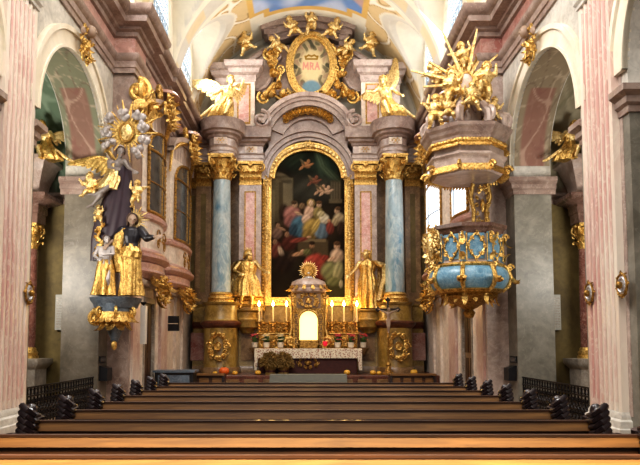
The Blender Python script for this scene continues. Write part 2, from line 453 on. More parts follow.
# ------------------------------------------------------------------ figures
def figure_mesh(H, J=None, chub=0., yaw=0., nod=0., voxel=None, fingers=True, torso=1.):
    """a whole body as one skin, facing -y, feet at z=0.  J overrides joints, in units of H"""
    b = dict(pel=(0, 0, .53), wai=(0, 0, .62), che=(0, .0, .735), nek=(0, .005, .845), hed=(0, -.012, .925),
             shl=(.112, 0, .795), ell=(.15, .01, .635), hal=(.155, -.06, .50),
             shr=(-.112, 0, .795), elr=(-.15, .01, .635), har=(-.155, -.06, .50),
             hil=(.052, 0, .50), knl=(.06, -.03, .28), anl=(.062, .01, .045),
             hir=(-.052, 0, .50), knr=(-.06, -.015, .28), anr=(-.06, .02, .045), tol=None, tor=None)
    b.update(J or {})
    V = {k: (Vector(v)*H if v is not None else None) for k, v in b.items()}
    g = 1+chub*.85; mb = MB()
    def cp(p, q, a, c): mb.cap(p, q, a*H*g, c*H*g)
    mb.ell(V['pel'], (.078*H*g, .062*H*g, .07*H*g), None, 14, 9)
    cp(V['pel'], V['wai'], .062*torso, .058*torso); cp(V['wai'], V['che'], .058*torso, .07*torso)
    mb.ell(V['che'], (.09*H*g, .065*H*g, .085*H*g), None, 14, 9)
    cp(V['che'], V['nek'], .05, .03); cp(V['nek'], V['hed'], .03, .03)
    for s in 'lr':
        cp(V['che']+(V['sh'+s]-V['che'])*.5, V['sh'+s], .05, .038)
        cp(V['sh'+s], V['el'+s], .036, .027); cp(V['el'+s], V['ha'+s], .026, .017)
        cp(V['hi'+s], V['kn'+s], .056, .038); cp(V['kn'+s], V['an'+s], .038, .022)
        d = (V['kn'+s]-V['an'+s]).normalized()
        mb.ell(V['kn'+s]*.68+V['an'+s]*.32+Vector((0, .014*H, 0)), .034*H*g, None, 8, 6)
        to = V['to'+s] if V['to'+s] is not None else V['an'+s]+Vector((0, -.085*H, -.022*H))
        cp(V['an'+s], to, .024, .017)
        mb.ell(V['an'+s]+Vector((0, .018*H, -.012*H)), .023*H*g, None, 8, 6)
        hd = (V['ha'+s]-V['el'+s]).normalized(); up = Vector((0, -1, .3)); sd = hd.cross(up).normalized()
        if sd.length < .1: sd = Vector((1, 0, 0))
        palm = V['ha'+s]+hd*.028*H; q = Matrix((sd, hd, sd.cross(hd))).transposed()
        mb.ell(palm, (.026*H, .034*H, .014*H), q, 10, 7)
        if fingers:
            nrm = sd.cross(hd)
            for i, (o, L) in enumerate(((-.019, .034), (-.0065, .042), (.0065, .039), (.019, .03))):
                p0 = palm+sd*o*H+hd*.024*H; p1 = p0+hd*L*.55*H-nrm*.006*H+sd*o*.3*H; p2 = p1+hd*L*.45*H-nrm*.014*H
                mb.cap(p0, p1, .0085*H, .0075*H, 6); mb.cap(p1, p2, .0075*H, .0065*H, 6)
            t0 = palm+sd*.02*H-hd*.012*H
            mb.cap(t0, t0+sd*.022*H+hd*.018*H, .0095*H, .008*H, 6); mb.cap(t0+sd*.022*H+hd*.018*H, t0+sd*.026*H+hd*.036*H, .008*H, .007*H, 6)
    # head
    hk = 1+chub*.65; rot = Matrix.Rotation(yaw, 3, 'Z') @ Matrix.Rotation(nod, 3, 'X'); hc = V['hed']
    def hp(x, y, z): return hc+rot @ (Vector((x, y, z))*H*hk)
    mb.ell(hp(0, .008, .012), (.05*H*hk, .06*H*hk, .056*H*hk), rot, 14, 10)
    mb.ell(hp(0, -.012, -.022), (.038*H*hk, .042*H*hk, .045*H*hk), rot, 12, 9)
    mb.cap(hp(0, -.058, .006), hp(0, -.07, -.016), .007*H*hk, .011*H*hk, 8)
    mb.ell(hp(0, -.052, -.053), (.016*H*hk,)*3, rot, 8, 6)
    mb.ell(hp(0, -.056, -.036), (.017*H*hk, .009*H*hk, .006*H*hk), rot, 8, 6)
    for s in (-1, 1):
        mb.ell(hp(s*.05, .008, -.006), (.007*H*hk, .014*H*hk, .019*H*hk), rot, 8, 6)
        mb.ell(hp(s*.02, -.05, .002), (.009*H*hk, .007*H*hk, .007*H*hk), rot, 8, 6)
        mb.cap(hp(s*.01, -.056, .016), hp(s*.033, -.046, .014), .007*H*hk, .006*H*hk, 6)
    return fuse(mb, voxel or max(.011, .0095*H))

def hair_mb(H, hed=(0, -.012, .925), yaw=0., nod=0., chub=0., length=.05, beard=False, seed=3):
    rnd = random.Random(seed); mb = MB(); hk = 1+chub*.65
    rot = Matrix.Rotation(yaw, 3, 'Z') @ Matrix.Rotation(nod, 3, 'X'); hc = Vector(hed)*H
    def hp(x, y, z): return hc+rot @ (Vector((x, y, z))*H*hk)
    for i in range(46):
        a = rnd.uniform(-.25, PI+.25); e = rnd.uniform(-.1, 1.5)
        p = hp(.053*math.cos(a)*math.cos(e), .012+.062*math.sin(a)*math.cos(e), .016+.058*math.sin(e))
        q = p+rot @ Vector((rnd.uniform(-.01, .01), rnd.uniform(0, .012), -length*rnd.uniform(.3, 1)*(1 if e < .6 else .3)))*H
        mb.cap(p, q, .016*H*hk, .011*H*hk, 7)
    if beard:
        for i in range(14):
            a = rnd.uniform(-1, 1)
            p = hp(.03*a, -.05+.018*abs(a), -.045); q = p+rot @ Vector((rnd.uniform(-.006, .006), -.008, -.05*rnd.uniform(.4, 1)))*H
            mb.cap(p, q, .013*H, .007*H, 6)
    return mb

def drape_mb(H, rings, folds=9, amp=.16, seg=72, sub=26, a0=0., a1=2*PI, seed=1, closed_top=True):
    """hanging cloth: rings (z,cx,cy,rx,ry) in units of H, interpolated, with folds deepening downwards"""
    rnd = random.Random(seed); ph = [rnd.uniform(0, 6) for _ in range(4)]
    Rg = np.array(rings, float); n = len(Rg); mb = MB(); v = []; f = []
    full = abs(a1-a0-2*PI) < 1e-6; m = seg if full else seg+1
    tt = np.linspace(0, n-1, sub)
    for k, t in enumerate(tt):
        i = min(int(t), n-2); u = t-i; u = u*u*(3-2*u)*.5+u*.5; q = Rg[i]*(1-u)+Rg[i+1]*u; g = k/(sub-1)
        for j in range(m):
            a = a0+(a1-a0)*j/seg
            w = 1+amp*(.25+.75*g)*(math.sin(folds*a+ph[0]+2.2*math.sin(2*a+ph[1])+g*1.4)*.6+math.sin((folds*2+1)*a+ph[2]+g*3)*.25+.25*math.sin(3*a+ph[3]+5*g))
            v.append(((q[1]+q[3]*w*math.cos(a))*H, (q[2]+q[4]*w*math.sin(a))*H, q[0]*H))
    for k in range(sub-1):
        for j in range(seg):
            jj = (j+1) % m; f.append((k*m+j, (k+1)*m+j, (k+1)*m+jj, k*m+jj))
    if full and closed_top: f.append(tuple(range(m-1, -1, -1)))
    if full: f.append(tuple((sub-1)*m+j for j in range(m)))
    mb.add(v, f); return mb

def wing_mb(root, tip, up, span_w, n=9, seed=2):    # layered feathers from a leading edge running root -> tip
    rnd = random.Random(seed); root = Vector(root); tip = Vector(tip); up = Vector(up); mb = MB()
    ax = tip-root; L = ax.length; ax.normalize(); up = (up-ax*up.dot(ax)).normalized(); nr = ax.cross(up)
    edge = [root+ax*L*t+up*L*.22*math.sin(PI*t) for t in np.linspace(0, 1, 9)]
    mb.tube(edge, [L*.05*(1-.5*t) for t in np.linspace(0, 1, 9)], 8)
    for row, (w, k) in enumerate(((1., n), (.62, n), (.34, n))):
        for i in range(k):
            t = (i+.5)/k; p = root+ax*L*t+up*L*.22*math.sin(PI*t)+nr*L*.02*row
            d = (-up*(1-.55*t)+ax*(.15+1.05*t)).normalized(); ln = span_w*w*(.75+.35*t)
            sd = d.cross(nr).normalized(); q = Matrix((sd, nr, d)).transposed()
            mb.ell(p+d*ln*.48, (L/k*.95, L*.016, ln*.52), q, 8, 8)
    return mb

def rays_mb(c, r0, r1, n=24, y=0., w=.03, jag=.35, u=(1, 0, 0), v=(0, 0, 1)):
    mb = MB(); c = Vector(c); u = Vector(u); v = Vector(v); wv = u.cross(v)
    for i in range(n):
        a = 2*PI*i/n; L = r1*(1 if i % 2 == 0 else 1-jag)
        d = u*math.cos(a)+v*math.sin(a); s = -u*math.sin(a)+v*math.cos(a)
        vs = [c+d*r0-s*w, c+d*r0+s*w, c+d*L+s*w*.25, c+d*L-s*w*.25]
        mb.add([tuple(p+wv*.012) for p in vs]+[tuple(p-wv*.012) for p in vs], [(0, 1, 2, 3), (7, 6, 5, 4), (0, 4, 5, 1), (1, 5, 6, 2), (2, 6, 7, 3), (3, 7, 4, 0)])
    return mb
# ================================================================== THE SETTING
W = 5.0; WC = 4.6; ZS = 5.65; ZA = 5.92
ARCH = [(11.2, 14.95), (5.8, 9.5), (.4, 4.1)]
RZ90 = Matrix.Rotation(PI/2, 4, 'Z')
def side(sx): return Matrix.Diagonal((sx, 1, 1, 1))
def over(C, m, col): return C*(1-m[..., None])+np.array(lin(col))*m[..., None]
def ca(h): return np.array(lin(h))
def smooth(a, b, x):
    t = np.clip((x-a)/(b-a), 0, 1); return t*t*(3-2*t)

struct(MB().box(-9, 9, -4, 21.6, -.2, 0).build('floor', 'floor', smooth=False))
struct(MB().box(-9, 9, 21.6, 26, -.2, .5).build('floor', 'step', smooth=False))

ENT_ARC = [(0, 8.5), (.05, 8.5), (.05, 8.62), (.08, 8.64), (.08, 8.8), (.13, 8.84), (.16, 8.92), (.16, 8.98), (.02, 8.98)]
ENT_FRI = [(.03, 8.98), (.03, 9.42)]
ENT_COR = [(.03, 9.42), (.1, 9.44), (.12, 9.54), (.2, 9.58), (.22, 9.64), (.42, 9.68), (.44, 9.82), (.5, 9.85), (.58, 9.95), (.6, 10.05), (0, 10.07), (-.3, 10.07)]
def ent_path(s): return [(5, -4), (5, 15.55), (4.46, 15.55), (4.46, 16.55), (4.6, 16.55), (4.6, 19.25), (4.5, 19.25), (4.5, 20.0), (4.6, 20.0), (4.6, 23.8)]

n_trim = [0]
def trim(mb, m, **k):
    n_trim[0] += 1
    return struct(mb.build('trim_%d' % n_trim[0], m, **k))

def vault_paint(seed, base, line, accent):
    """a scroll pattern on (u,v) arrays in metres"""
    def f(u, v):
        C = np.zeros(u.shape+(3,))+ca(base)
        for k, (fu, fv, ph) in enumerate(((2.1, 2.7, .4), (3.3, 1.9, 1.7), (1.3, 3.4, 2.9))):
            g = np.sin(fu*u+1.7*np.sin(fv*v+ph+seed))+np.sin(fv*v*.8+1.4*np.sin(fu*u*1.1+ph*2))
            m = (1-smooth(.05, .16, np.abs(g)))*.6
            C = C*(1-m[..., None])+ca(line if k < 2 else accent)*m[..., None]
        return C
    return f

for sx, sd in ((-1, 'left'), (1, 'right')):
    S = side(sx); SR = S @ RZ90
    jm = 'wall_jamb_l' if sx < 0 else 'wall_jamb'
    # piers, spandrels
    mb = MB(S); up = MB(S)
    for y0, y1 in ((14.95, 15.6), (9.5, 11.2), (4.1, 5.8), (-4, .4)):
        mb.box(5, 5.9, y0, y1, 0, ZS); up.box(5, 5.9, y0, y1, ZS, 10.05)
    for y0, y1 in ARCH:
        c = (y0+y1)/2; r = (y1-y0)/2
        pol = [(c+r*math.cos(PI*i/40), ZA+r*math.sin(PI*i/40)) for i in range(0, 41)]+[(y0, 10.05), (y1, 10.05)]
        up.prism(pol, 5, 5.9, 'x')
    w = struct(mb.build('wall_'+sd, jm, smooth=False)); struct(up.build('wall_'+sd+'_spandrel', 'wall_pale', w, smooth=False))
    # archivolts on the nave face, key moulding
    mb = MB(SR)
    for y0, y1 in ARCH:
        c = (y0+y1)/2; r = (y1-y0)/2
        mb.arcband((c, ZA), r+.0, r+.34, 0, PI, -5.03, -4.93, 48)
        mb.arcband((c, ZA), r+.34, r+.44, 0, PI, -5.02, -4.88, 48)
        mb.arcband((c, ZA), r+.0, r+.05, 0, PI, -5.02, -4.905, 48)
    trim(mb, 'stucco')
    # imposts wrapping the jambs
    mb = MB(S); pr = [(0, 5.22), (.03, 5.22), (.03, 5.32), (.08, 5.36), (.08, 5.46), (.17, 5.52), (.17, 5.62), (0, 5.65)]
    for y0, y1 in ((14.95, 15.6), (9.5, 11.2), (4.1, 5.8)):
        ya = y0+.3 if y0 < 14 else 15.5
        if y0 > 14: mb.sweep([(5.0, 15.55), (5.0, 14.95), (6.0, 14.95)], pr, 1)
        else:
            mb.sweep([(5.0, y0+.3), (5.0, y0), (6.0, y0)], pr, 1)
            mb.sweep([(6.0, y1), (5.0, y1), (5.0, y1-.3)], pr, 1)
    trim(mb, 'mauve')
    # painted soffit of the first arch
    y0, y1 = ARCH[0]; c = (y0+y1)/2; r = (y1-y0)/2-.012
    A, B = np.meshgrid(np.linspace(0, PI, 120), np.linspace(5.02, 5.88, 26))
    P = np.stack([sx*B, c+r*np.cos(A), ZA+r*np.sin(A)], -1)
    fp = vault_paint(1.3, '#8f8069' if sx > 0 else '#7f8068', '#b9a992', '#6d5a4c')
    u = A*r; C = fp(u*1.6, (B-5)*2.2)
    band = smooth(.12, .16, B-5.02)*(1-smooth(.7, .74, B-5.02)); pan = band*(np.sin(u*1.55+.6) > -.35)
    C = C*(1-.7*pan[..., None])+ca('#8c5a50')*.7*pan[..., None]
    g2 = np.sin(3.1*u+1.6*np.sin(5*B))+np.sin(6.3*(B-5.45)*1.4+1.2*np.sin(4*u)); C = over(C, pan*(1-smooth(.08, .3, np.abs(g2)))*.55, '#c4a894')
    struct(colour_grid('trim_%d' % (90+(sx > 0)), P, C, 'fresco'))
    # chapel: far wall, outer wall, near wall, barrel
    ol = MB(S).box(5.9, 7.7, 15.7, 15.9, 0, 8.4).box(7.6, 7.8, 10.3, 15.8, 0, 8.4).box(5.9, 7.7, 10.2, 10.4, 0, 8.4).box(7.6, 7.8, -4, 10.3, 0, 8.4)
    struct(ol.build('wall_chapel_'+sd, 'olive', smooth=False))
    trim(MB(S).sweep([(5.9, 15.7), (7.6, 15.7), (7.6, 10.4)], [(0, 5.15), (.05, 5.15), (.05, 5.27), (.12, 5.34), (.12, 5.42), (0, 5.44)], 1), 'mauve')
    rr = 2.64
    A, B = np.meshgrid(np.linspace(0, PI, 90), np.linspace(5.88, 7.62, 40))
    P = np.stack([sx*B, 13.05+rr*np.cos(A), 5.44+rr*np.sin(A)], -1)
    if sx < 0: fp = vault_paint(2.2, '#60715a', '#8fa088', '#4f5f4c')
    else: fp = vault_paint(.7, '#8b8068', '#aaa087', '#6e6a50')
    C = fp(A*rr*.8, B*1.1)
    d = np.abs((B-6.55)-.55*np.sin(A*3)); m = (1-smooth(.1, .2, d))[..., None]*.6
    C = C*(1-m)+ca('#7d6a5c' if sx < 0 else '#8a5f52')*m
    struct(colour_grid('ceiling_chapel_'+sd, P, C, 'fresco'))
    # lunette above the chapel's outer wall
    A, B = np.meshgrid(np.linspace(0, PI, 80), np.linspace(0, 1, 40))
    P = np.stack([sx*(7.58+0*A), 13.05+rr*B*np.cos(A), 5.44+rr*B*np.sin(A)], -1)
    C = fp(P[..., 1]*1.3, P[..., 2]*1.3)
    struct(colour_grid('wall_chapel_%s_lunette' % sd, P, C, 'fresco'))
    # fluted pilaster on the near pier, with base and moulded cap
    ya, yb = 9.8, 10.9
    pol = [(ya, 0)]; nf = 6; fl = (yb-ya-.16)/nf
    pts = [(5.02, ya), (4.88, ya)]
    for i in range(nf):
        q = ya+.08+fl*i
        pts += [(4.88, q+.03)]+[(4.88+.07*math.sin(PI*t/6), q+.03+(fl-.06)*t/6) for t in range(1, 6)]+[(4.88, q+fl-.03)]
    pts += [(4.88, yb), (5.02, yb)]
    pil = trim(MB(S).prism(pts, .55, 7.65, 'z'), 'flute', ang=25)
    gm = MB(S)
    for i in range(nf):
        q = ya+.08+fl*i; n_ = 8
        arc_ = [(4.876+.062*math.sin(PI*t/n_), q+.035+(fl-.07)*t/n_) for t in range(n_+1)]
        gm.add([(a, b, z) for a, b in arc_ for z in (.7, 7.5)], [(2*t, 2*t+2, 2*t+3, 2*t+1) for t in range(n_)])
    struct(gm.build('flute_channels', 'channel', pil))
    mb = MB(S)
    mb.sweep([(5.02, yb), (4.88, yb), (4.88, ya), (5.02, ya)], [(0, 0), (.1, 0), (.1, .3), (.08, .32), (.07, .42), (.03, .45), (.03, .5), (0, .56)], 1)
    mb.sweep([(5.02, yb), (4.88, yb), (4.88, ya), (5.02, ya)], [(0, 7.6), (.03, 7.62), (.03, 7.68), (.07, 7.73), (.07, 7.83), (.12, 7.92), (.12, 8.0), (0, 8.04)], 1)
    mb.box(4.9, 5.02, ya+.05, yb-.05, 8.0, 8.52)
    trim(mb, 'wall_pale')
    trim(MB(S).box(4.99, 5.01, ya-.1, ya, .5, 7.4), 'mauve_lt', smooth=False)
    # nave and choir entablature
    pth = ent_path(sx)
    trim(MB(S).sweep(pth, ENT_ARC, -1), 'mauve')
    trim(MB(S).sweep(pth, ENT_FRI, -1), 'rose_red' if sx > 0 else 'rose')
    trim(MB(S).sweep(pth, ENT_COR, -1), 'mauve')
    fb = MB(S).box(4.455, 5.02, 15.535, 15.56, 9.0, 9.42)
    trim(fb, 'ochre' if sx < 0 else 'rose_red', smooth=False)
    # choir wall with its pilaster strips
    struct(MB(S).box(4.6, 5.9, 15.66, 25.2, 0, 10.05).build('wall_choir_'+sd, 'box_wall', smooth=False))
    mb = MB(S).box(4.46, 5.0, 15.6, 16.55, .0, 8.5)
    trim(mb, 'mauve' if sx < 0 else 'mauve_lt', smooth=False)
    mb = MB(S).box(4.4, 4.6, 15.75, 16.4, .0, 4.6).box(4.44, 4.62, 18.95, 19.75, 0, 3.2)
    trim(mb, 'flute2', smooth=False)
    mb = MB(S)
    for a, b in ((16.75, 17.15), (18.55, 18.9), (19.85, 20.4), (21.4, 21.9), (22.6, 23.4)): mb.box(4.52, 4.62, a, b, 0, 3.3)
    mb.sweep([(4.6, 23.6), (4.52, 23.6), (4.52, 15.6)], [(0, 3.2), (.04, 3.22), (.08, 3.34), (0, 3.4)], 1)
    trim(mb, 'box_wall', smooth=False)
    # door under the first box
    dr = struct(MB(S).box(4.58, 4.63, 17.3, 18.3, 0, 2.75).build('door_%d' % (1+(sx > 0)), 'brown_mb' if sx > 0 else 'pew_dk', smooth=False))
    f = MB(S)
    for k, (o, t) in enumerate(((.0, .1), (.1, .06))):
        f.box(4.5+.03*k, 4.62, 17.3-o-t, 17.3-o, 0, 2.75+o+t); f.box(4.5+.03*k, 4.62, 18.3+o, 18.3+o+t, 0, 2.75+o+t); f.box(4.5+.03*k, 4.62, 17.3-o, 18.3+o, 2.75+o, 2.75+o+t)
    struct(f.build('door_frame', 'grey_mb', dr, smooth=False))
    for a, b in ((17.38, 17.76), (17.84, 18.22)):
        for z0, z1 in ((.2, 1.2), (1.35, 2.6)): struct(MB(S).box(4.55, 4.6, a, b, z0, z1, .02, .04).build('door_panel', 'pew_dk', dr, smooth=False))

# ------------------------------------------------------------------ vaults
RV = 4.5; ZV = 9.98
BAYS = [(18.35, 1.72, 4.0), (22.25, 1.4, 3.35)]
def lunette(y):
    z = np.full_like(y, -9.)
    for c, r, h in BAYS:
        d = np.clip(1-((y-c)/r)**2, 0, None); z = np.maximum(z, np.where(d > 0, h*np.sqrt(d)*.62+h*.38*(d > 0)*np.minimum(1, d*6), -9.))
    return z
th = np.linspace(0, PI, 241); yy = np.linspace(15.5, 24.9, 189)
TH, Y = np.meshgrid(th, yy)
bz = RV*np.sin(TH); X = -RV*np.cos(TH); lz = lunette(Y)
Z = np.maximum(bz, lz); P = np.stack([X, Y, ZV+Z], -1)
C = np.zeros(P.shape)+ca('#e6dfcd')
groin = np.abs(bz-lz); arc = RV*TH
edge = (1-smooth(.2, .26, groin))*(lz > -5)
C = C*(1-edge[..., None])+ca('#d4cec2')*edge[..., None]
def over(C, m, col): return C*(1-m[..., None])+ca(col)*m[..., None]
# transverse rib with small ochre panels
rib = ((Y > 20.2) & (Y < 20.95)).astype(float); C = over(C, rib, '#cfc9bd')
pan = rib*(np.abs(Y-20.57) < .28)*(np.sin(arc*3.2) > -.2); C = over(C, pan*.75, '#dcc69a')
# ochre framed panels with white scrolls on the barrel strips
barrel = (bz > lz).astype(float)
pn = barrel*(Y > 21.15)*(Y < 24.68)*(np.minimum(arc, PI*RV-arc) > .7)*(np.abs(TH-PI/2) > .52)*(groin > .3)
C = over(C, pn*.75, '#d3b273')
sc1 = np.sin(2.2*arc+1.9*np.sin(2.6*Y))+np.sin(2.3*Y+1.6*np.sin(2.4*arc))
C = over(C, pn*(1-smooth(.12, .3, np.abs(sc1)))*.95, '#f2ecdf')
C = over(C, pn*(1-smooth(.03, .09, np.abs(np.abs(sc1)-.4)))*.8, '#94713c')
pn2 = barrel*(Y < 19.8)*(np.abs(TH-PI/2) > .45)*(groin > .5)*(np.minimum(arc, PI*RV-arc) > .6)
C = over(C, pn2*.7, '#d6bb85'); C = over(C, pn2*(1-smooth(.1, .3, np.abs(sc1)))*.7, '#efe8da')
# fresco on the crown
fu = (TH-PI/2)*RV; fr = ((np.abs(fu) < 2.35)*(Y > 20.95)*(Y < 23.3)).astype(float)
corner = ((np.abs(fu) > 1.75)*(Y > 22.95)).astype(float); fr = fr*(1-corner)
inner = fr*(np.abs(fu) < 2.12)*(Y < 23.08)*(1-((np.abs(fu) > 1.52)*(Y > 22.75)))
C = over(C, fr, '#d9b267')
n1 = np.array([[mnoise.fractal(Vector((a*.9, b*.9, 3.)), 1., 2., 5) for a in fu[0]] for b in yy]) if False else np.sin(1.7*fu+1.3*np.sin(1.9*Y))*np.sin(1.4*Y+1.1*np.sin(2.3*fu))
sky = ca('#6d8fc4')+(ca('#b9c4dc')-ca('#6d8fc4'))*smooth(-.2, .7, n1)[..., None]
sky = over(sky, smooth(.35, .8, np.sin(2.2*fu+.4+np.sin(3*Y))*np.sin(1.9*Y+.7))*.8, '#c7a08c')
C = C*(1-inner[..., None])+sky*inner[..., None]
struct(colour_grid('ceiling', P, C, 'fresco'))
# nave vault
TH, Y = np.meshgrid(np.linspace(0, PI, 81), np.linspace(-4, 15.5, 40))
P = np.stack([-5.3*np.cos(TH), Y, 9.95+5.3*np.sin(TH)], -1)
C = np.zeros(P.shape)+ca('#e4dccb'); C = over(C, ((np.sin(Y*1.15) > .8)).astype(float), '#cfc8ba')
struct(colour_grid('ceiling_nave', P, C, 'fresco'))
for sx in (-1, 1): struct(MB(side(sx)).box(4.9, 5.4, -4, 15.6, 10.05, 11.2).build('wall_attic', 'stucco', smooth=False))
struct(MB().arcband((0, ZV), 4.42, 5.5, 0, PI, 15.3, 15.9, 64).build('trim_70', 'stucco'))

# lunette walls with their windows
def win_outline(c, hw, z0, zt, n=14): return [(c-hw, z0)]+[(c-hw*math.cos(PI*i/n), zt+hw*math.sin(PI*i/n)) for i in range(n+1)]+[(c+hw, z0)]
wn = 0
for sx, sd in ((-1, 'left'), (1, 'right')):
    S = side(sx)
    for c, r, h in BAYS:
        wn += 1
        # wall round the opening
        hw = 1.1 if r > 1.5 else 1.0; z0 = 10.3; zt = 12.3
        top = [(y, ZV+max(float(lunette(np.array([y]))[0]), 0)+.05) for y in np.linspace(c-r+.001, c+r-.001, 25)]
        o = win_outline(c, hw, z0, zt)
        mb = MB(S); n = len(o)
        outer = [(c-r, 9.9)]+[(c-r-.05, z0)]+top+[(c+r, 9.9)]
        # strips: below, left and right of the opening, above
        mb.prism([(c-r-.2, 9.9), (c+r+.2, 9.9), (c+r+.2, z0), (c-r-.2, z0)], 4.46, 4.8, 'x')
        mb.prism([(c-r-.2, z0), (c-hw, z0), (c-hw, zt), (c-r-.2, zt)], 4.46, 4.8, 'x'); mb.prism([(c+hw, z0), (c+r+.2, z0), (c+r+.2, zt), (c+hw, zt)], 4.46, 4.8, 'x')
        arcp = [(c+hw*math.cos(PI*i/14), zt+hw*math.sin(PI*i/14)) for i in range(15)]
        mb.prism([(c+r+.2, zt)]+arcp+[(c-r-.2, zt), (c-r-.2, 14.2), (c+r+.2, 14.2)], 4.46, 4.8, 'x')
        struct(mb.build('wall_lunette_'+sd, 'stucco', smooth=False))
        wd = struct(MB(S).prism(o, 4.53, 4.57, 'x').build('window_%d' % wn, 'win', smooth=False))
        lt = MB(S)
        for i in range(-6, 7):
            y = c+i*.2
            if abs(y-c) < hw: lt.box(4.5, 4.525, y-.007, y+.007, z0, zt+math.sqrt(max(hw*hw-(y-c)**2, 0)))
        for i in range(1, 15):
            z = z0+i*.21; q = hw if z < zt else math.sqrt(max(hw*hw-(z-zt)**2, 0)); lt.box(4.5, 4.525, c-q, c+q, z-.007, z+.007)
        for i in range(6):
            for j in range(4): lt.tube([(4.51, c-hw+.19+i*.37+.16*math.cos(t), z0+.2+j*.36+.16*math.sin(t)) for t in np.linspace(0, 2*PI, 13)], .022, 5)
        struct(lt.build('window_lattice', 'lead', wd, smooth=False))
        fr_ = MB(S)
        for a, b in zip(o[:-1], o[1:]): fr_.cap((4.47, a[0], a[1]), (4.47, b[0], b[1]), .05, .05, 6)
        struct(fr_.build('window_frame', 'stucco', wd))
# end wall: painted, arched top
A, B = np.meshgrid(np.linspace(-4.85, 4.85, 195), np.linspace(9., 14.75, 120))
P = np.stack([A, 24.9+0*A, B], -1)
C = np.zeros(P.shape)+ca('#cfc8b6')
q = np.sqrt(A**2+(B-ZV)**2); C = over(C, smooth(4.1, 4.3, q), '#bdb8aa')
C = over(C, (1-smooth(.04, .1, np.abs(q-4.25)))*.7, '#8f8a7c')
s2 = np.sin(2.4*A+1.8*np.sin(2.1*B))+np.sin(2.2*B+1.6*np.sin(2.5*A))
pp = ((q < 4.0)*(np.abs(A) > 2.2)).astype(float)
C = over(C, pp*.45, '#d3bf94'); C = over(C, pp*(1-smooth(.06, .2, np.abs(s2)))*.6, '#a89366')
C = over(C, pp*(smooth(1.1, 1.4, s2))*.8, '#d99a58')
keep = np.sqrt((A[:-1, :-1])**2+(np.maximum(B[:-1, :-1]-ZV, 0))**2) < 4.53
struct(colour_grid('wall_back_upper', P, C, 'fresco', None, keep))
struct(MB().box(-5, 5, 24.9, 25.2, 0, 10).build('wall_back', 'brown_mb', smooth=False))
struct(MB().box(-5, 5, 24.95, 25.2, 10, 15).build('wall_back_mass', 'stucco', smooth=False))
# altar steps
stp = thing('altar_steps', 'red brown marble altar step running across under the high altar', 'step', (0, 0, .0))
MB().sweep([(-4.5, 23), (-4.5, 21.6), (4.5, 21.6), (4.5, 23)], [(0, .4), (0, .42), (.03, .42), (.03, .48), (0, .505), (-2, .505)], 1).build('step_edge', 'step', stp)
for k in range(13):
    x = -3.9+k*.65; MB().box(x-.26, x+.26, 21.54, 21.585, .1, .38, .03, 0).build('panel', 'brown_mb', stp, smooth=False)
MB().box(-4.5, 4.5, 21.575, 21.64, .0, .42).build('riser', 'step', stp, smooth=False)
tag(MB().box(-1.3, 1.32, 21.0, 21.56, .0, .56, .02, .02).build('stone_block', 'carpet', smooth=False), 'flat grey green stone step block centred before the altar', 'step')
# ================================================================== HIGH ALTAR
def hx(hw, py, Y): return at(308+hw, py, Y).x
alt = thing('high_altar', 'towering mauve marble high altar with blue columns and curved pediment', 'altar', (0, 0, 0))
YC = 23.2
xc = hx(86.5, 240, YC)                              # column axis
zb, zcap0, zcap1 = zz(304, YC), zz(181, YC), zz(157, YC)
# --- plan of the lower storey and of the entablature
def plan(ext=0., rnd_=True):
    pts = [(-4.42, 24.0), (-xc-.62, 24.0)]
    if rnd_:
        pts += [(-xc-.62, 23.25)]+[(-xc-.62*math.cos(PI*i/10), 23.2-.62*math.sin(PI*i/10)) for i in range(1, 10)]+[(-xc+.62, 23.25)]
    else: pts += [(-xc-.62, 22.6), (-xc+.62, 22.6)]
    pts += [(-xc+.62, 23.75), (-hx(45, 240, 24.0), 23.75), (-hx(45, 240, 24.0), 24.5)]
    return pts
def mir(p): return [(-x, y) for x, y in reversed(p)]
PED = [(0, .5), (.08, .5), (.08, .68), (.03, .7), (0, .78), (0, 2.16), (.04, 2.2), (.12, 2.28), (.14, 2.36), (.06, 2.42), (.02, 2.46)]
PEDU = [(.02, 2.46), (.0, 2.5), (.0, 2.98), (.05, 3.02), (.08, 3.1), (.03, zb), (-.5, zb+.005)]
for k, p in enumerate((plan(), mir(plan()))):
    d = MB().sweep(p, PED, 1).build('pedestal', 'ped', alt)
    MB().sweep(p, [(.0, 2.16), (.05, 2.2), (.13, 2.28), (.15, 2.36), (.07, 2.42), (0, 2.44)], 1).build('pedestal_moulding', 'step', d)
    MB().sweep(p, [(.085, .5), (.085, .68), (.05, .74), (0, .74)], 1).build('plinth', 'brown_mb', d)
    MB().sweep(p, PEDU, 1).build('pedestal_block', 'ped', alt)
    s = -1 if k == 0 else 1
    c = (s*xc, 23.2-.62, 1.5)
    relief(MB(), (0, 0, 0), .74, 1.05, 4, -1, 7, 1., .12).build('gilt_cartouche', 'gold', d, c)
    xo = s*(xc+.98)
    MB().box(xo-.27, xo+.27, 23.96, 24.02, .95, 2.0).build('panel', 'rose_red', d, smooth=False)
    # panel and bracket below the statue
    xi = s*hx(58, 300, 23.7)
    MB().box(xi-.32, xi+.32, 23.7, 23.76, .95, 2.02).build('panel', 'brown_mb', d, smooth=False)
    b = MB().lathe([(.2, 1.98), (.3, 2.12), (.42, 2.2), (.46, 2.4), (.5, 2.46)], (s*hx(61, 300, 23.5), 23.6, 0), 24, PI, 2*PI)
    b.build('console', 'ped', d)
    MB().lathe([(.46, 2.46), (.46, 2.5), (.42, 2.55), (.42, 2.75), (.5, 2.82), (.5, 2.86), (0, 2.87)], (s*hx(61, 300, 23.5), 23.58, 0), 28).build('statue_plinth', 'ped', d)
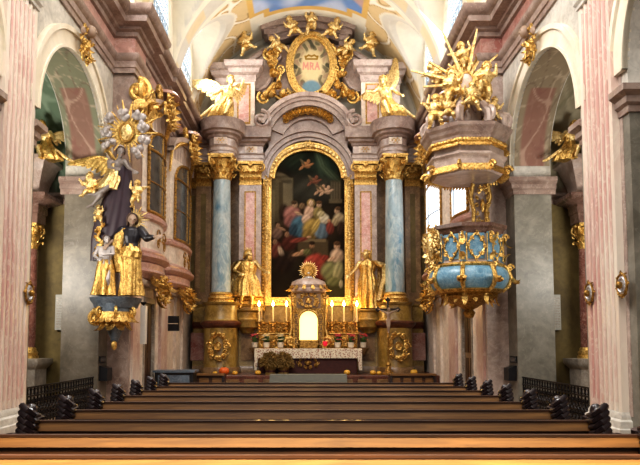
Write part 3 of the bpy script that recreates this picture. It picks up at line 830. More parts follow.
# --- columns
for s in (-1, 1):
    r = .36; c = (s*xc, YC, 0)
    prof = [(r*1.0, zb+.42)]+[(r*(1-.13*(t**1.7)), zb+.42+(zcap0-zb-.42)*t) for t in np.linspace(.02, 1, 14)]
    col = MB().lathe(prof, c, 40).build('column', 'blue_col', alt)
    MB().lathe([(.5, zb), (.5, zb+.12), (.46, zb+.13), (.49, zb+.19), (.46, zb+.25), (.41, zb+.28), (.41, zb+.31), (.44, zb+.35), (.41, zb+.39), (.37, zb+.43)], c, 40).build('column_base', 'gold', col)
    capital_mb(MB(), (s*xc, YC, zcap0), .33, zcap1-zcap0).build('capital', 'gold', col)
    # inner pilaster behind the statue
    x0, x1 = sorted((s*hx(47, 240, 23.8), s*hx(69, 240, 23.8)))
    pil = MB().box(x0, x1, 23.8, 24.5, zb, zcap0).build('pilaster', 'mauve_lt', alt, smooth=False)
    a = .2; xm = (x0+x1)/2
    f = MB()
    z0, z1 = zb+.5, zcap0-.25
    for (p, q, u, v) in ((x0+a, x0+a+.05, z0, z1), (x1-a-.05, x1-a, z0, z1), (x0+a, x1-a, z0, z0+.05), (x0+a, x1-a, z1-.05, z1)): f.box(p, q, 23.77, 23.81, u, v)
    f.build('panel_frame', 'gold_dk', pil, smooth=False)
    MB().box(x0+a+.04, x1-a-.04, 23.785, 23.81, z0, z1).build('panel', 'pink_pan', pil, smooth=False)
    pil_capital_mb(MB(), x0, x1, 23.8, zcap0, zcap1-zcap0, .5).build('capital', 'gold', pil)
    MB().sweep([(x0, 24.3), (x0, 23.8), (x1, 23.8), (x1, 24.3)], [(0, zb), (.1, zb), (.1, zb+.14), (.05, zb+.2), (.08, zb+.26), (0, zb+.34)], 1).build('pilaster_base', 'gold', pil)
    # outer pilasters of brown marble
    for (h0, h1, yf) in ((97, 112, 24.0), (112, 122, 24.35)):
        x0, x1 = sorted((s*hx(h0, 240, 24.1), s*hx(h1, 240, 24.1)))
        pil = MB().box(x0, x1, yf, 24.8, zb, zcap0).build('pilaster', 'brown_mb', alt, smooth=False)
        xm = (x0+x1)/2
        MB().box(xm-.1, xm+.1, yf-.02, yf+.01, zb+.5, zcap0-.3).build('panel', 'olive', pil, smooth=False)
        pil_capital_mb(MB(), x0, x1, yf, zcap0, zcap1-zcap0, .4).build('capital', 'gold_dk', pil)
    # gilt beading beside the picture
    x = s*hx(45, 240, 24.05)
    b = MB().box(x-.1, x+.1, 24.05, 24.5, zb-.2, zcap0+.1)
    for i in range(34):
        z = zb+.1+(zcap0-zb)*i/34; b.ell((x, 24.04, z), (.075, .05, .07), None, 8, 5); b.curl((x, 24.03, z+.07), (1, 0, 0), (0, 0, 1), .06, 1, .012, i, 1, 10)
    b.build('gilt_strip', 'gold_dk', alt)
# --- back wall of the altar
MB().box(-4.4, 4.4, 24.5, 24.85, 3.1, zcap1+.3).build('back_panel', 'brown_mb', alt, smooth=False)
MB().box(-4.4, 4.4, 24.4, 24.85, .5, 3.1).build('lower_back_panel', 'ped', alt, smooth=False)
# --- entablature
ze = zcap1; zt = 9.92
def eplan():
    r = .5
    return [(-4.42, 24.0), (-xc-r, 24.0), (-xc-r, 23.25)]+[(-xc-r*math.cos(PI*i/12), 23.2-r*math.sin(PI*i/12)) for i in range(1, 12)]+[(-xc+r, 23.25), (-xc+r, 23.8), (-hx(45, 150, 23.8), 23.8), (-hx(45, 150, 23.8), 24.5)]
H_ = zt-ze
for p in (eplan(), mir(eplan())):
    e = MB().sweep(p, [(-.3, ze), (0, ze), (.0, ze+.1), (.03, ze+.12), (.03, ze+.24), (.08, ze+.3), (.0, ze+.32), (0, ze+.62)], 1).build('entablature', 'mauve_lt', alt)
    MB().sweep(p, [(0, ze+.6), (.05, ze+.63), (.07, ze+.7), (.18, ze+.76), (.2, ze+.84), (.3, ze+.88), (.34, zt-.06), (.36, zt), (-.6, zt+.02)], 1).build('cornice', 'mauve', e)
    s = -1 if p[0][0] < p[-1][0] and p[0][0] < -4 else 1
    for (x, y) in ((s*xc, 23.2-.5), (s*hx(57, 150, 23.8), 23.8)):
        MB().box(x-.24, x+.24, y-.03, y+.1, ze+.34, ze+.6).build('frieze_panel', 'white_pan', e, smooth=False)
        relief(MB(), (0, 0, 0), .3, .2, 3, -1, 3, 1, .04).build('gilt_rosette', 'gold', e, (x, y-.03, ze+.47))
# --- arch over the picture, with a gilt garland and the curved pediment
za = zz(178, 23.9); rp = hx(41, 178, 23.9); ca_ = (0, za+.0)
ztop = zz(128, 23.9)
ra = ztop-za
ar = MB()
for (r0, r1, y) in ((ra-.42, ra-.28, 24.1), (ra-.3, ra-.1, 24.0), (ra-.12, ra, 23.9)): ar.arcband((0, za), r0, r1, 0, PI, y, 24.6, 48, (hx(50, 178, 23.9))/ra, 1)
ar.build('archivolt', 'mauve', alt)
# ground behind the picture head
MB().prism([(-2.0, za-.3), (2.0, za-.3), (2.0, zt), (-2.0, zt)], 24.42, 24.6, 'y').build('arch_ground', 'mauve', alt, smooth=False)
ztp = zz(94, 23.7); zlow = zz(124, 23.7); hc = hx(47, 124, 23.7); sag = ztp-zlow; rpd = (hc*hc+sag*sag)/(2*sag); cp_ = ztp-rpd
ah = math.acos(hc/rpd) if hc < rpd else 0.2
pd = MB()
for (r0, r1, y) in ((rpd-.16, rpd, 23.45), (rpd-.28, rpd-.16, 23.55), (rpd-.46, rpd-.28, 23.65), (rpd-.95, rpd-.46, 23.8)): pd.arcband((0, cp_), r0, r1, ah, PI-ah, y, 24.5, 40)
pdo = pd.build('pediment', 'mauve', alt)
fa = [((rpd-.3)*math.cos(ah+(PI-2*ah)*i/30), cp_+(rpd-.3)*math.sin(ah+(PI-2*ah)*i/30)) for i in range(31)]
exx = hx(50, 178, 23.9)/ra
fb_ = [(ra*.97*exx*math.cos(PI-.62-(PI-1.24)*i/30), za+ra*.97*math.sin(PI-.62-(PI-1.24)*i/30)) for i in range(31)]
MB().prism(fa+fb_, 23.93, 24.4).build('tympanum', 'mauve', pdo, smooth=False)
for s in (-1, 1):
    MB().curl((s*(hc-.02), 23.5, zlow+.1), (s, 0, 0), (0, 0, 1), .36, 1.7, .09, PI/2, 1, 28).build('volute', 'mauve', pdo)
g = MB(); rnd = random.Random(9); rg = rpd-.68
for i in range(33):
    t = (i-16)/16; a = PI/2-t*.72
    p = Vector((rg*math.cos(a), 23.76, cp_+rg*math.sin(a)))
    q_r = .13 if i % 4 == 0 else .075
    g.ell(p, (q_r, .09, q_r), None, 8, 6)
    for w_ in range(3): g.leaf(p+Vector((0, -.05, 0)), (math.cos(a+w_*2.1+i), -.35, math.sin(a+w_*2.1+i)), (0, -1, 0), .3, .075, .5)
    g.curl(p+Vector((0, -.06, 0)), (1, 0, 0), (0, 0, 1), .11, 1.2, .022, i, 1 if i % 2 else -1, 12)
g.build('gilt_garland', 'gold', pdo)
# --- attic: piers with cornices, volutes, gable
zp0, zp1, zp2 = zt, zz(86, 24.1), zz(67, 24.1)
for s in (-1, 1):
    x0, x1 = sorted((s*hx(54, 105, 24.0), s*hx(92, 105, 24.0)))
    xm = s*hx(64, 105, 23.8)
    at_ = MB().box(x0, x1, 24.0, 24.7, zp0-.1, zp1)
    at_.box(xm-.42, xm+.42, 23.75, 24.1, zp0-.1, zp1)
    at_ = at_.build('attic_pier', 'white_pan', alt, smooth=False)
    MB().box(xm-.2, xm+.2, 23.72, 23.76, zp0+.25, zp1-.12).build('panel', 'pink_pan', at_, smooth=False)
    MB().box(xm-.26, xm+.26, 23.735, 23.76, zp0+.18, zp1-.05).build('panel_frame', 'gold_dk', at_, smooth=False)
    xa, xb = (x0, x1)
    pth = [(xa, 24.6), (xa, 24.0), (xm-.42, 24.0), (xm-.42, 23.75), (xm+.42, 23.75), (xm+.42, 24.0), (xb, 24.0), (xb, 24.6)]
    if pth[2][0] < xa: pth = [(xm-.42, 24.6), (xm-.42, 23.75), (xm+.42, 23.75), (xm+.42, 24.0), (xb, 24.0), (xb, 24.6)]
    if pth[-3][0] > xb: pth = [(xa, 24.6), (xa, 24.0), (xm-.42, 24.0), (xm-.42, 23.75), (xm+.42, 23.75), (xm+.42, 24.6)]
    h = zp2-zp1
    MB().sweep(pth, [(0, zp1), (.04, zp1+h*.1), (.05, zp1+h*.35), (.16, zp1+h*.45), (.2, zp1+h*.65), (.3, zp1+h*.72), (.34, zp2-.04), (.34, zp2), (-.4, zp2+.02)], 1).build('attic_cornice', 'mauve_lt', at_)
    # sweeping volute from the pier up to the gable
    P0 = [(62, 66), (56, 60), (48, 54), (38, 50), (31, 51), (30, 58), (36, 64), (34, 80), (42, 92), (56, 92), (58, 80)]
    pol = [(s*hx(a, b, 24.1), zz(b, 24.1)) for a, b in P0]
    if s < 0: pol = pol[::-1]
    vo = MB().prism(pol, 24.05, 24.6).build('volute_wing', 'mauve', alt)
    v2 = MB(); v2.tube([(s*hx(a, b, 24.0), 24.03, zz(b, 24.0)) for a, b in ((66, 67), (60, 62), (52, 56), (44, 51), (36, 49))], [.14, .14, .13, .12, .1], 8)
    v2.curl((s*hx(34, 55, 24.0), 24.0, zz(55, 24.0)), (s, 0, 0), (0, 0, 1), .3, 1.6, .08, PI/2, 1, 24)
    v2.tube([(s*hx(a, b, 24.0), 24.03, zz(b, 24.0)) for a, b in ((58, 88), (50, 90), (42, 86), (36, 76), (33, 66))], [.06, .08, .09, .08, .06], 8)
    v2.build('volute_roll', 'mauve', vo)
GB = [(-33, 95), (-31, 60), (-33, 46), (33, 46), (31, 60), (33, 95)]
gb = MB().prism([(hx(a, b, 24.2), zz(b, 24.2)) for a, b in GB], 24.15, 24.7).build('gable', 'mauve', alt, smooth=False)
# gable cornice: oblique blocks rising to a curved crown
top = MB(); N = 21
for k, (o, t) in enumerate(((0, 0), (.1, .5), (.2, 1.))):
    poly = []
    for i in range(N):
        u = -1+2*i/(N-1); a = u*(35+13*k/2)
        b = 17.5+9*abs(u)**1.6+7*max(0, abs(u)-.82)/.18*0
        poly.append((hx(a, b, 24.0), zz(b+ (9-5*k)*0, 24.0)-.0))
    low = [(p[0]*.97, p[1]-(.62-.2*k)) for p in poly]
    top.prism(poly+low[::-1], 24.1-o*1.6, 24.6)
for s in (-1, 1):
    for k, (a0, a1, b0, b1) in enumerate(((32, 47, 25, 30), (32, 44, 30, 35), (31, 40, 35, 40), (31, 36, 40, 47))):
        x0, x1 = sorted((s*hx(a0, b0, 24.0), s*hx(a1, b0, 24.0)))
        top.box(x0, x1, 23.85+.06*k, 24.6, zz(b1, 24.0), zz(b0, 24.0)+.02)
top.build('gable_cornice', 'mauve', gb, smooth=False)

# ------------------------------------------------------------------ the great altar picture
YP = 24.3
def to_px(x, z, Y):                                    # inverse of at() at depth Y
    zc = z-EYE; d = Y*math.cos(TILT)+zc*math.sin(TILT)
    return VX+FPX*x/d, PPY-FPX*(-Y*math.sin(TILT)+zc*math.cos(TILT))/d
def oil(PX, PY):
    C = np.zeros(PX.shape+(3,))+ca('#2a2114')
    rs = np.random.RandomState(5)
    C *= (1+.5*np.sin(PX*.35+2*np.sin(PY*.21))[..., None]*.35)
    def poly_l(x0, x1, y0, y1, col, s=.8, a=1.):
        nonlocal C
        m = smooth(-s, s, PX-x0)*smooth(-s, s, x1-PX)*smooth(-s, s, PY-y0)*smooth(-s, s, y1-PY)*a
        C = C*(1-m[..., None])+ca(col)*m[..., None]
    def bl(cx, cy, rx, ry, col, rot=0., s=.3, a=1., shade=.45):
        nonlocal C
        dx, dy = PX-cx, PY-cy; c, q = math.cos(rot), math.sin(rot)
        u = (dx*c+dy*q)/rx; v = (-dx*q+dy*c)/ry; d = np.sqrt(u*u+v*v)
        m = (1-smooth(1-s, 1+s, d))*a
        k = (1-shade*np.clip(.5*u+.6*v, -.6, 1))*(1+.22*np.sin(u*7+v*4))
        C = C*(1-m[..., None])+(ca(col)*k[..., None])*m[..., None]
    poly_l(268, 293, 178, 222, '#7d6d4c'); poly_l(283, 292, 183, 206, '#8f7f5e'); poly_l(271, 275, 190, 230, '#95845f', 1); poly_l(279, 283, 182, 225, '#5b4d34', 1)
    bl(283, 178, 10, 4, '#6a5c42', .5)
    poly_l(330, 341, 180, 203, '#5e5038'); 
    for k in range(4): poly_l(331+2.6*k, 332.4+2.6*k, 182, 200, '#7d6c4e', .6)
    poly_l(329, 342, 199, 203, '#776547')
    bl(308, 162, 30, 14, '#232a1d', .1); bl(326, 168, 10, 14, '#2e4030', -.6, .5); bl(322, 163, 3, 12, '#4d6248', -.5, .6); bl(331, 174, 3, 12, '#46593f', -.9, .6); bl(296, 160, 6, 10, '#2c3a28', .6, .5)
    bl(312, 190, 22, 12, '#4b4a3e', 0, .8, .7)
    for x, y, c in ((306, 165, '#b9763f'), (314, 181, '#8f4f36'), (321, 190, '#c89874'), (326, 191, '#d2a582')):
        bl(x, y, 4.4, 2.6, c, .5); bl(x+2.5, y-3.6, 1.7, 2, c); bl(x-4, y+2.5, 3.6, 1.3, c, -.7); bl(x+5, y-.5, 3, 1.1, c, -.4); bl(x-3.5, y-3, 3.6, 1.2, '#75603f', .9)
    # upper group
    bl(303, 228, 34, 20, '#3d2a1a', 0, .5, .8)
    bl(284, 213, 5, 9, '#3b2a1e'); bl(292, 214, 8, 8, '#b5716a', .3); bl(290, 221, 6, 6, '#9c5a55'); bl(295, 204.5, 2.6, 3.2, '#c69a74'); bl(294, 202.6, 3, 2, '#5c4029'); bl(299, 214, 5, 1.6, '#c69a74', .5)
    bl(299, 226, 8.5, 10, '#35708a', .2); bl(304, 234, 6, 6, '#2a5a73'); bl(293, 231, 4, 8, '#274a5e', .3)
    bl(302, 206, 3, 3, '#8a6a45'); bl(309, 212, 4.6, 7, '#dcae92', .2); bl(306, 219, 4, 5, '#e0b79c', .4); bl(311, 203, 4.2, 4.2, '#c8a04a', 0, .15, .6); bl(311, 203, 2.4, 2.8, '#e6bd98'); bl(314, 210, 3, 1.2, '#dcae92', -.5)
    bl(319, 205, 2.5, 3, '#d0a27c'); bl(319, 202.5, 3, 1.8, '#6e4a2a'); bl(318, 213, 5, 6, '#9a8444'); bl(324, 219, 5, 5, '#d8cbb0', .3); bl(321, 214, 4, 3, '#c9b784')
    bl(312, 228, 9, 9, '#b39133', .2); bl(309, 235, 7, 6, '#8c6f27'); bl(321, 231, 7, 8, '#5f7d92', -.2); bl(316, 226, 3, 8, '#c7a648', .4)
    bl(337, 211, 2.6, 3.2, '#c99d78'); bl(338, 208.5, 3, 2, '#6d4b2b'); bl(339, 219, 5.5, 6, '#c3ac86', .2); bl(335, 222, 3.6, 4, '#b39a70'); bl(329, 221, 1.8, 2, '#c08a64'); bl(330, 228, 4, 6, '#8e2f24'); bl(341, 228, 4, 7, '#4b3222')
    # middle and lower groups
    poly_l(298, 328, 240, 256, '#5b4a30', 1.5); poly_l(300, 326, 239, 242, '#86704c', 1)
    bl(277, 233, 5, 6, '#8f6a5a', .3); bl(278, 226, 2.2, 2.8, '#a97d5c'); bl(282, 229, 4, 1.4, '#a97d5c', .4)
    bl(289, 243, 7, 8, '#5a241b', .3); bl(287, 234.5, 2.4, 2.8, '#9a6c4c'); bl(299, 240, 9, 2.3, '#8f3328', -.18); bl(309, 237, 2.4, 1.1, '#c79570')
    bl(276, 250, 5, 8, '#80392f', .2); bl(275, 242, 2.3, 2.8, '#a4775a'); bl(281, 252, 2.5, 6, '#b99f86', -.4); bl(284, 264, 9, 10, '#2c1c15'); bl(293, 256, 5, 6, '#3d2a20', .2); bl(298, 254, 6, 2, '#b98762', -.25); bl(303, 251, 2.6, 1.5, '#d0a17a')
    bl(312, 245.5, 2.6, 3.2, '#a8774f'); bl(312, 243, 3, 2, '#3b2717'); bl(311, 254, 5.5, 6, '#53412a'); bl(307, 252, 4, 3, '#6a6a3a')
    bl(316, 265, 9.5, 11, '#a5231f', .2); bl(322, 272, 7, 8, '#851a1a'); bl(309, 263, 5, 8, '#b5352c', .5); bl(325, 258, 4, 3, '#94271f')
    bl(337, 246, 3, 3.6, '#c99c78'); bl(337, 243.4, 3.4, 2.2, '#6a4426'); bl(337, 256, 6.5, 7, '#d3b096', .1); bl(332, 259, 5, 2, '#cfa283', -.4); bl(330, 271, 9, 9, '#838756', .2); bl(338, 272, 5, 11, '#a3a172', .1); bl(334, 282, 8, 5, '#6f7446')
    poly_l(316, 350, 286, 300, '#4c4a28', 3, .8); bl(341, 284, 2, 4, '#b7b196'); poly_l(268, 312, 272, 300, '#241a12', 4, .7)
    C = C*(1-.35*smooth(.6, 1, np.abs((PX-308)/40)))[..., None]
    C *= (.9+.2*rs.rand(*PX.shape))[..., None]
    g_ = C.mean(-1, keepdims=True)*np.array([1.12, .95, .66])
    return np.clip((C*.7+g_*.3)*.6, 0, 1)
pic = thing('altar_painting', 'tall arched oil painting of a holy family crowd in a gilt frame above the altar', 'painting', (0, 0, 0))
zi0, zi1, zsh = zz(298, YP), zz(151, YP), zz(179, YP); hi = hx(37, 220, YP); hi2 = hx(33.5, 178, YP)
A, B = np.meshgrid(np.linspace(-hi, hi, 120), np.linspace(zi0, zi1, 210))
rv = zi1-zsh
keep = (B[:-1, :-1] < zsh) | ((A[:-1, :-1]/hi2)**2+((B[:-1, :-1]-zsh)/rv)**2 < 1.04)
PX, PY = np.vectorize(lambda x, z: to_px(x, z, YP))(A, B)
colour_grid('canvas', np.stack([A, YP+0*A, B], -1), oil(PX, PY), 'paint', pic, keep)
def pic_frame(y0, y1, o0, o1):
    """band between the offset outlines o0 < o1 of the arched picture"""
    def outl(o):
        p = [(-hi-o, zi0-o), (-hi-o, zsh+.0)]
        p += [(-(hi2+o)*math.cos(PI*i/40), zsh+(rv+o)*math.sin(PI*i/40)) for i in range(41)]
        return p+[(hi+o, zsh), (hi+o, zi0-o)]
    a, b = outl(o0), outl(o1); n = len(a); v = []; f = []
    for (p, q) in zip(a, b): v += [(p[0], y0, p[1]), (q[0], y0, q[1]), (q[0], y1, q[1]), (p[0], y1, p[1])]
    for i in range(n):
        j = (i+1) % n
        for t in range(4): u = (t+1) % 4; f.append((i*4+t, j*4+t, j*4+u, i*4+u))
    return v, f
fm = MB(); fm.add(*pic_frame(24.14, 24.34, -.02, .1)); fm.add(*pic_frame(24.06, 24.34, .08, .2)); fm.add(*pic_frame(24.12, 24.34, .2, .3))
pf = fm.build('frame', 'gold', pic, ang=30)
for s in (-1, 1):
    fo = MB()
    for i in range(40):
        z = zi0+(zsh-zi0)*(i+.5)/40; fo.ell((s*(hi+.14), 24.05, z), (.05, .04, .07), None, 7, 5)
    fo.build('beading', 'gold_hi', pf)
    relief(MB(), (s*(hi+.14), 24.03, zz(238, 24)), .3, .42, 2, -1, 3, 1, .06).build('frame_rosette', 'gold_hi', pf); relief(MB(), (s*(hi+.12), 24.03, zz(180, 24)), .34, .4, 5, -1, 3, 1, .06).build('frame_rosette', 'gold_hi', pf)
fo = MB()
for i in range(26):
    a = PI*(i+.5)/26; fo.ell((-(hi2+.14)*math.cos(a), 24.05, zsh+(rv+.14)*math.sin(a)), (.08, .04, .08), None, 7, 5)
fo.build('beading', 'gold_hi', pf); fo = MB()
for i in range(22): fo.ell((-hi+2*hi*(i+.5)/22, 24.05, zi0-.14), (.07, .04, .05), None, 7, 5)
fo.build('beading', 'gold_hi', pf)
relief(MB(), (0, 24.02, zi1+.15), .5, .32, 8, -1, 4, 1, .08).build('frame_crest', 'gold_hi', pf)

# ------------------------------------------------------------------ oval medallion at the top
YM = 23.95; co = at(311.5, 66, YM); ro = (hx(18.5, 66, YM), zz(39, YM)-co.z)
med = thing('medallion', 'oval gilt framed painting with a crowned monogram in the gable', 'painting', tuple(co))
A, B = np.meshgrid(np.linspace(-1, 1, 90), np.linspace(-1, 1, 120))
P = np.stack([A*ro[0], 0*A, B*ro[1]], -1)
C = np.zeros(P.shape)+ca('#cdb98d'); q = np.sqrt(A*A+B*B)
C = over(C, smooth(.45, .95, q), '#9b8a68')
nz = np.sin(5*A+2*np.sin(6*B))*np.sin(6*B+1.7*np.sin(5*A)); rng_ = np.sin(9*np.arctan2(B, A)+3*q)+.8*np.sin(14*A+3*np.sin(9*B))
C = over(C, smooth(.1, .6, rng_)*smooth(.5, .66, q)*(1-smooth(.9, 1., q))*.85, '#5b5540'); C = over(C, smooth(.5, .9, -rng_)*smooth(.55, .7, q)*.6, '#9a7a64')
C = over(C, smooth(.25, .7, nz)*smooth(.5, .75, q), '#4e4a3a'); C = over(C, smooth(.4, .8, -nz)*smooth(.6, .9, q)*.6, '#8a6a5c')
C = over(C, (1-smooth(.1, .3, np.sqrt((A/1.)**2+((B+.82)/.6)**2)-.3)), '#6d8791')
def stroke(x0, z0, x1, z1, w, col):
    global C
    d = np.array([x1-x0, z1-z0]); L = (d**2).sum(); t = np.clip(((A-x0)*d[0]+(B-z0)*d[1])/L, 0, 1)
    dd = np.sqrt((A-x0-t*d[0])**2+((B-z0-t*d[1])*1.4)**2); C = over(C, 1-smooth(w*.6, w, dd), col)
pk = '#c88a78'                                                         # the letters
for a in ((-.45, -.12, -.42, .12), (-.42, .12, -.31, -.06), (-.31, -.06, -.2, .12), (-.2, .12, -.18, -.12), (-.06, -.12, -.06, .12), (-.06, .12, .08, .09), (.08, .09, .06, 0), (.06, 0, -.06, -.01), (0, -.01, .1, -.12), (.2, -.12, .31, .12), (.31, .12, .42, -.12), (.24, -.03, .38, -.03)): stroke(*a, .05, pk)
for a in ((-.3, .26, .3, .26), (-.3, .26, -.34, .36), (.3, .26, .34, .36), (-.3, .34, -.15, .4), (-.15, .4, 0, .36), (0, .36, .15, .4), (.15, .4, .3, .34)): stroke(*a, .06, '#8d6a24')
keep = q[:-1, :-1] < 1.02
colour_grid('canvas', P, C, 'paint', med, keep)
fm = MB(); ez = (ro[1])/(ro[0])
def ovring(mb, o0, o1, y0, y1, n=56):
    v = []; f = []
    for i in range(n):
        a = 2*PI*i/n
        for o, y in ((o0, y0), (o1, y0), (o1, y1), (o0, y1)): v.append(((ro[0]+o)*math.cos(a), y, (ro[1]+o)*math.sin(a)))
    for i in range(n):
        j = (i+1) % n
        for t in range(4): u = (t+1) % 4; f.append((i*4+t, i*4+u, j*4+u, j*4+t))
    mb.add(v, f)
ovring(fm, -.02, .09, -.08, .12); ovring(fm, .08, .2, -.16, .12); ovring(fm, .19, .28, -.09, .12)
mf = fm.build('frame', 'gold', med, ang=30)
rnd = random.Random(4)
for s in (-1, 1):       # gilt strapwork scrolls down the sides and below
    sw = MB()
    def q_(a, b): return Vector(((at(308+s*a, b, YM).x)-0, 0, at(308, b, YM).z))-Vector((co.x, 0, co.z))
    for pts in (((24, 46), (31, 56), (37, 66), (33, 74), (28, 70)), ((27, 72), (30, 84), (36, 94), (28, 100), (20, 96)), ((30, 62), (37, 64), (41, 60), (38, 56)), ((21, 90), (14, 97), (7, 99)), ((33, 84), (40, 92), (44, 99))):
        sw.tube([q_(a, b)+Vector((0, -.1, 0)) for a, b in pts], [.07, .085, .075, .06, .05][:len(pts)], 7)
        a, b = pts[-1]; sw.curl(q_(a, b)+Vector((0, -.12, 0)), (s, 0, 0), (0, 0, 1), .26, 1.5, .06, 1, -1, 20)
    for (a, b) in ((36, 66), (34, 76), (30, 88), (36, 96), (24, 97), (42, 97), (14, 98), (38, 58), (31, 54)):
        for k in range(5): sw.leaf(q_(a, b)+Vector((0, -.1, 0)), (rnd.uniform(-1, 1), -.6, rnd.uniform(-1, 1)), (0, -1, 0), .46, .12, .5)
        sw.ell(q_(a, b)+Vector((0, -.14, 0)), .12, None, 8, 6)
    sw.build('gilt_scrollwork', 'gold', med)
# ================================================================== ALTAR FURNITURE
FL = .5
mz = 1.44
mensa = thing('altar_table', 'stone altar table with dark red front and gilt emblem below the high altar', 'altar table', (0, 22.7, FL))
MB().box(-1.72, 1.72, -.3, .5, 0, .8).build('body', 'brown_mb', mensa, smooth=False)
fr = MB().box(-1.74, 1.74, -.33, -.3, .04, .78).build('antependium', 'red_cloth', mensa, smooth=False)
relief(MB(), (0, 0, 0), .8, .4, 6, -1, 5, 1, .06).build('gilt_emblem', 'gold_dk', fr, (0, -.34, .42))
MB().sweep([(-1.8, .5), (-1.8, -.36), (1.8, -.36), (1.8, .5)], [(-1.8, .8), (.0, .8), (.05, .86), (.05, .9), (-1.8, .9)], 1).build('table_slab', 'grey_mb', mensa, smooth=False)
# cloth: one sheet over the slab, longer at the ends
cl = MB(); v = []; f = []
prof = [(-.5+0, .42), (-.0, 0.0)]
xs = np.linspace(-1.9, 1.92, 97); n = len(xs)
for i, x in enumerate(xs):
    w = .012*math.sin(x*17)+.008*math.sin(x*41); end = max(0, abs(x)-1.72)/.2
    drop = .34+.42*(end > .35)+.008*math.sin(x*60)
    for (y, z) in ((.45, .915), (-.4, .915), (-.425+w*.2, .9), (-.43+w, .915-drop*.5), (-.435+w*1.6, .915-drop)): v.append((x, y-.01*(end > .35), z))
for i in range(n-1):
    for t in range(4): f.append((i*5+t, i*5+t+1, (i+1)*5+t+1, (i+1)*5+t))
cl.add(v, f)
for s in (-1, 1):
    x = s*1.9; vv = []
    for (y, z0, z1) in zip(np.linspace(-.43, .45, 12), [.9]*12, [.15]*12): vv += [(x, y, .915), (x+s*.03+.01*math.sin(y*22), y, z1)]
    cl.add(vv, [(2*i, 2*i+1, 2*i+3, 2*i+2) for i in range(11)])
tag(cl.build('altar_cloth', 'cloth', None, (0, 22.7, FL)), 'white altar cloth with small red pattern spread over the altar table', 'tablecloth')
gr = thing('altar_gradine', 'gilt relief shelf behind the altar table carrying the candlesticks', 'shelf', (0, 23.3, FL))
gt = zz(333, 23.3)-FL
MB().box(-1.82, 1.82, -.12, .4, 0, gt-.08).build('body', 'gold_dk', gr, smooth=False)
MB().sweep([(-1.82, .4), (-1.82, -.12), (1.82, -.12), (1.82, .4)], [(-1.8, gt-.08), (0, gt-.08), (.06, gt-.03), (.06, gt), (-1.8, gt)], 1).build('ledge', 'gold', gr, smooth=False)
for s in (-1, 1):
    o = MB()
    for k in range(3): relief(o, (s*(.7+.42*k), -.13, gt-.35), .42, .5, 3+k, -1, 5, 1, .08)
    o.build('relief', 'gold', gr)
# backing relief panels behind the candles
bk = thing('gilt_screen', 'openwork gilt screen of scrolls rising behind the candlesticks', 'screen', (0, 23.62, FL+gt))
for s in (-1, 1):
    o = MB().box(s*1.15-.72, s*1.15+.72, 0, .04, -.4, .42)
    for k in range(3): relief(o, (s*(.65+.45*k), -.02, .14), .42, .6, 8+k, -1, 5, 1, .08)
    o.build('panel', 'gold_dk', bk)
# tabernacle
tb = thing('tabernacle', 'gilt tabernacle with a brightly lit arched niche at the centre of the altar', 'tabernacle', (0.02, 22.85, mz))
th0 = zz(292, 22.85)-mz
hw = hx(15, 320, 22.85)
nh = hx(9, 320, 22.6); nz0 = zz(340, 22.6)-mz; nz1 = zz(311, 22.6)-mz
ol = [(-hw, 0), (hw, 0), (hw, th0*.8), (hw*.82, th0), (-hw*.82, th0), (-hw, th0*.8)]
def niche_pts(r, z0, z1, n=20): return [(-r, z0)]+[(-r*math.cos(PI*i/n), z1-r+r*math.sin(PI*i/n)) for i in range(n+1)]+[(r, z0)]
# body: side posts, arch head and back
bd = MB(); bd.box(-hw, -nh, -.2, .25, 0, nz1-nh); bd.box(nh, hw, -.2, .25, 0, nz1-nh); bd.box(-hw, hw, .1, .25, 0, th0)
bd.box(-hw, hw, -.2, .25, 0, nz0)
bd.prism([(hw, nz1-nh)]+[(nh*math.cos(PI*i/20), nz1-nh+nh*math.sin(PI*i/20)) for i in range(21)]+[(-hw, nz1-nh), (-hw, th0*.85), (-hw*.75, th0), (hw*.75, th0), (hw, th0*.85)], -.2, .25)
bd.build('body', 'gold_dk', tb, smooth=False)
MB().prism(niche_pts(nh*1.02, nz0, nz1), -.06, -.03).build('lit_niche', 'niche', tb, smooth=False)
fo = MB()
op = niche_pts(nh+.04, nz0, nz1+.04)
for a, b in zip(op[:-1], op[1:]): fo.cap((a[0], -.22, a[1]), (b[0], -.22, b[1]), .035, .035, 6)
for s in (-1, 1):
    for k in range(6): relief(fo, (s*(hw+nh)*.52, -.22, .12+k*.24), .2, .24, 12+k, -1, 3, 1, .06)
    fo.lathe([(.05, 0), (.04, .1), (.035, nz1-.2), (.06, nz1-.1)], (s*(hw-.02), -.24, 0), 10)
for s in (-1, 1):
    MB().box(s*(hw+nh)/2-.06, s*(hw+nh)/2+.06, -.215, -.19, .1, nz1-.1).build('side_panel', 'brown_mb', tb, smooth=False)
    v_ = MB(); v_.curl((s*(hw+.1), -.05, .2), (s, 0, 0), (0, 0, 1), .2, 1.5, .06, 0, 1, 20); v_.curl((s*(hw+.02), -.05, th0-.12), (s, 0, 0), (0, 0, 1), .14, 1.4, .05, 0, -1, 18); v_.tube([(s*(hw+.16), -.05, .34), (s*(hw+.06), -.05, .7), (s*(hw+.1), -.05, th0-.25)], [.06, .05, .05], 7)
    v_.build('side_volute', 'gold', tb)
MB().box(-hw*.8, hw*.8, -.215, -.19, nz1+.1, th0-.08).build('upper_panel', 'brown_mb', tb, smooth=False)
relief(fo, (0, -.22, (nz1+th0)/2+.03), hw*1.3, (th0-nz1)*.8, 44, -1, 5, 1, .07)
fo.build('ornament', 'gold', tb)
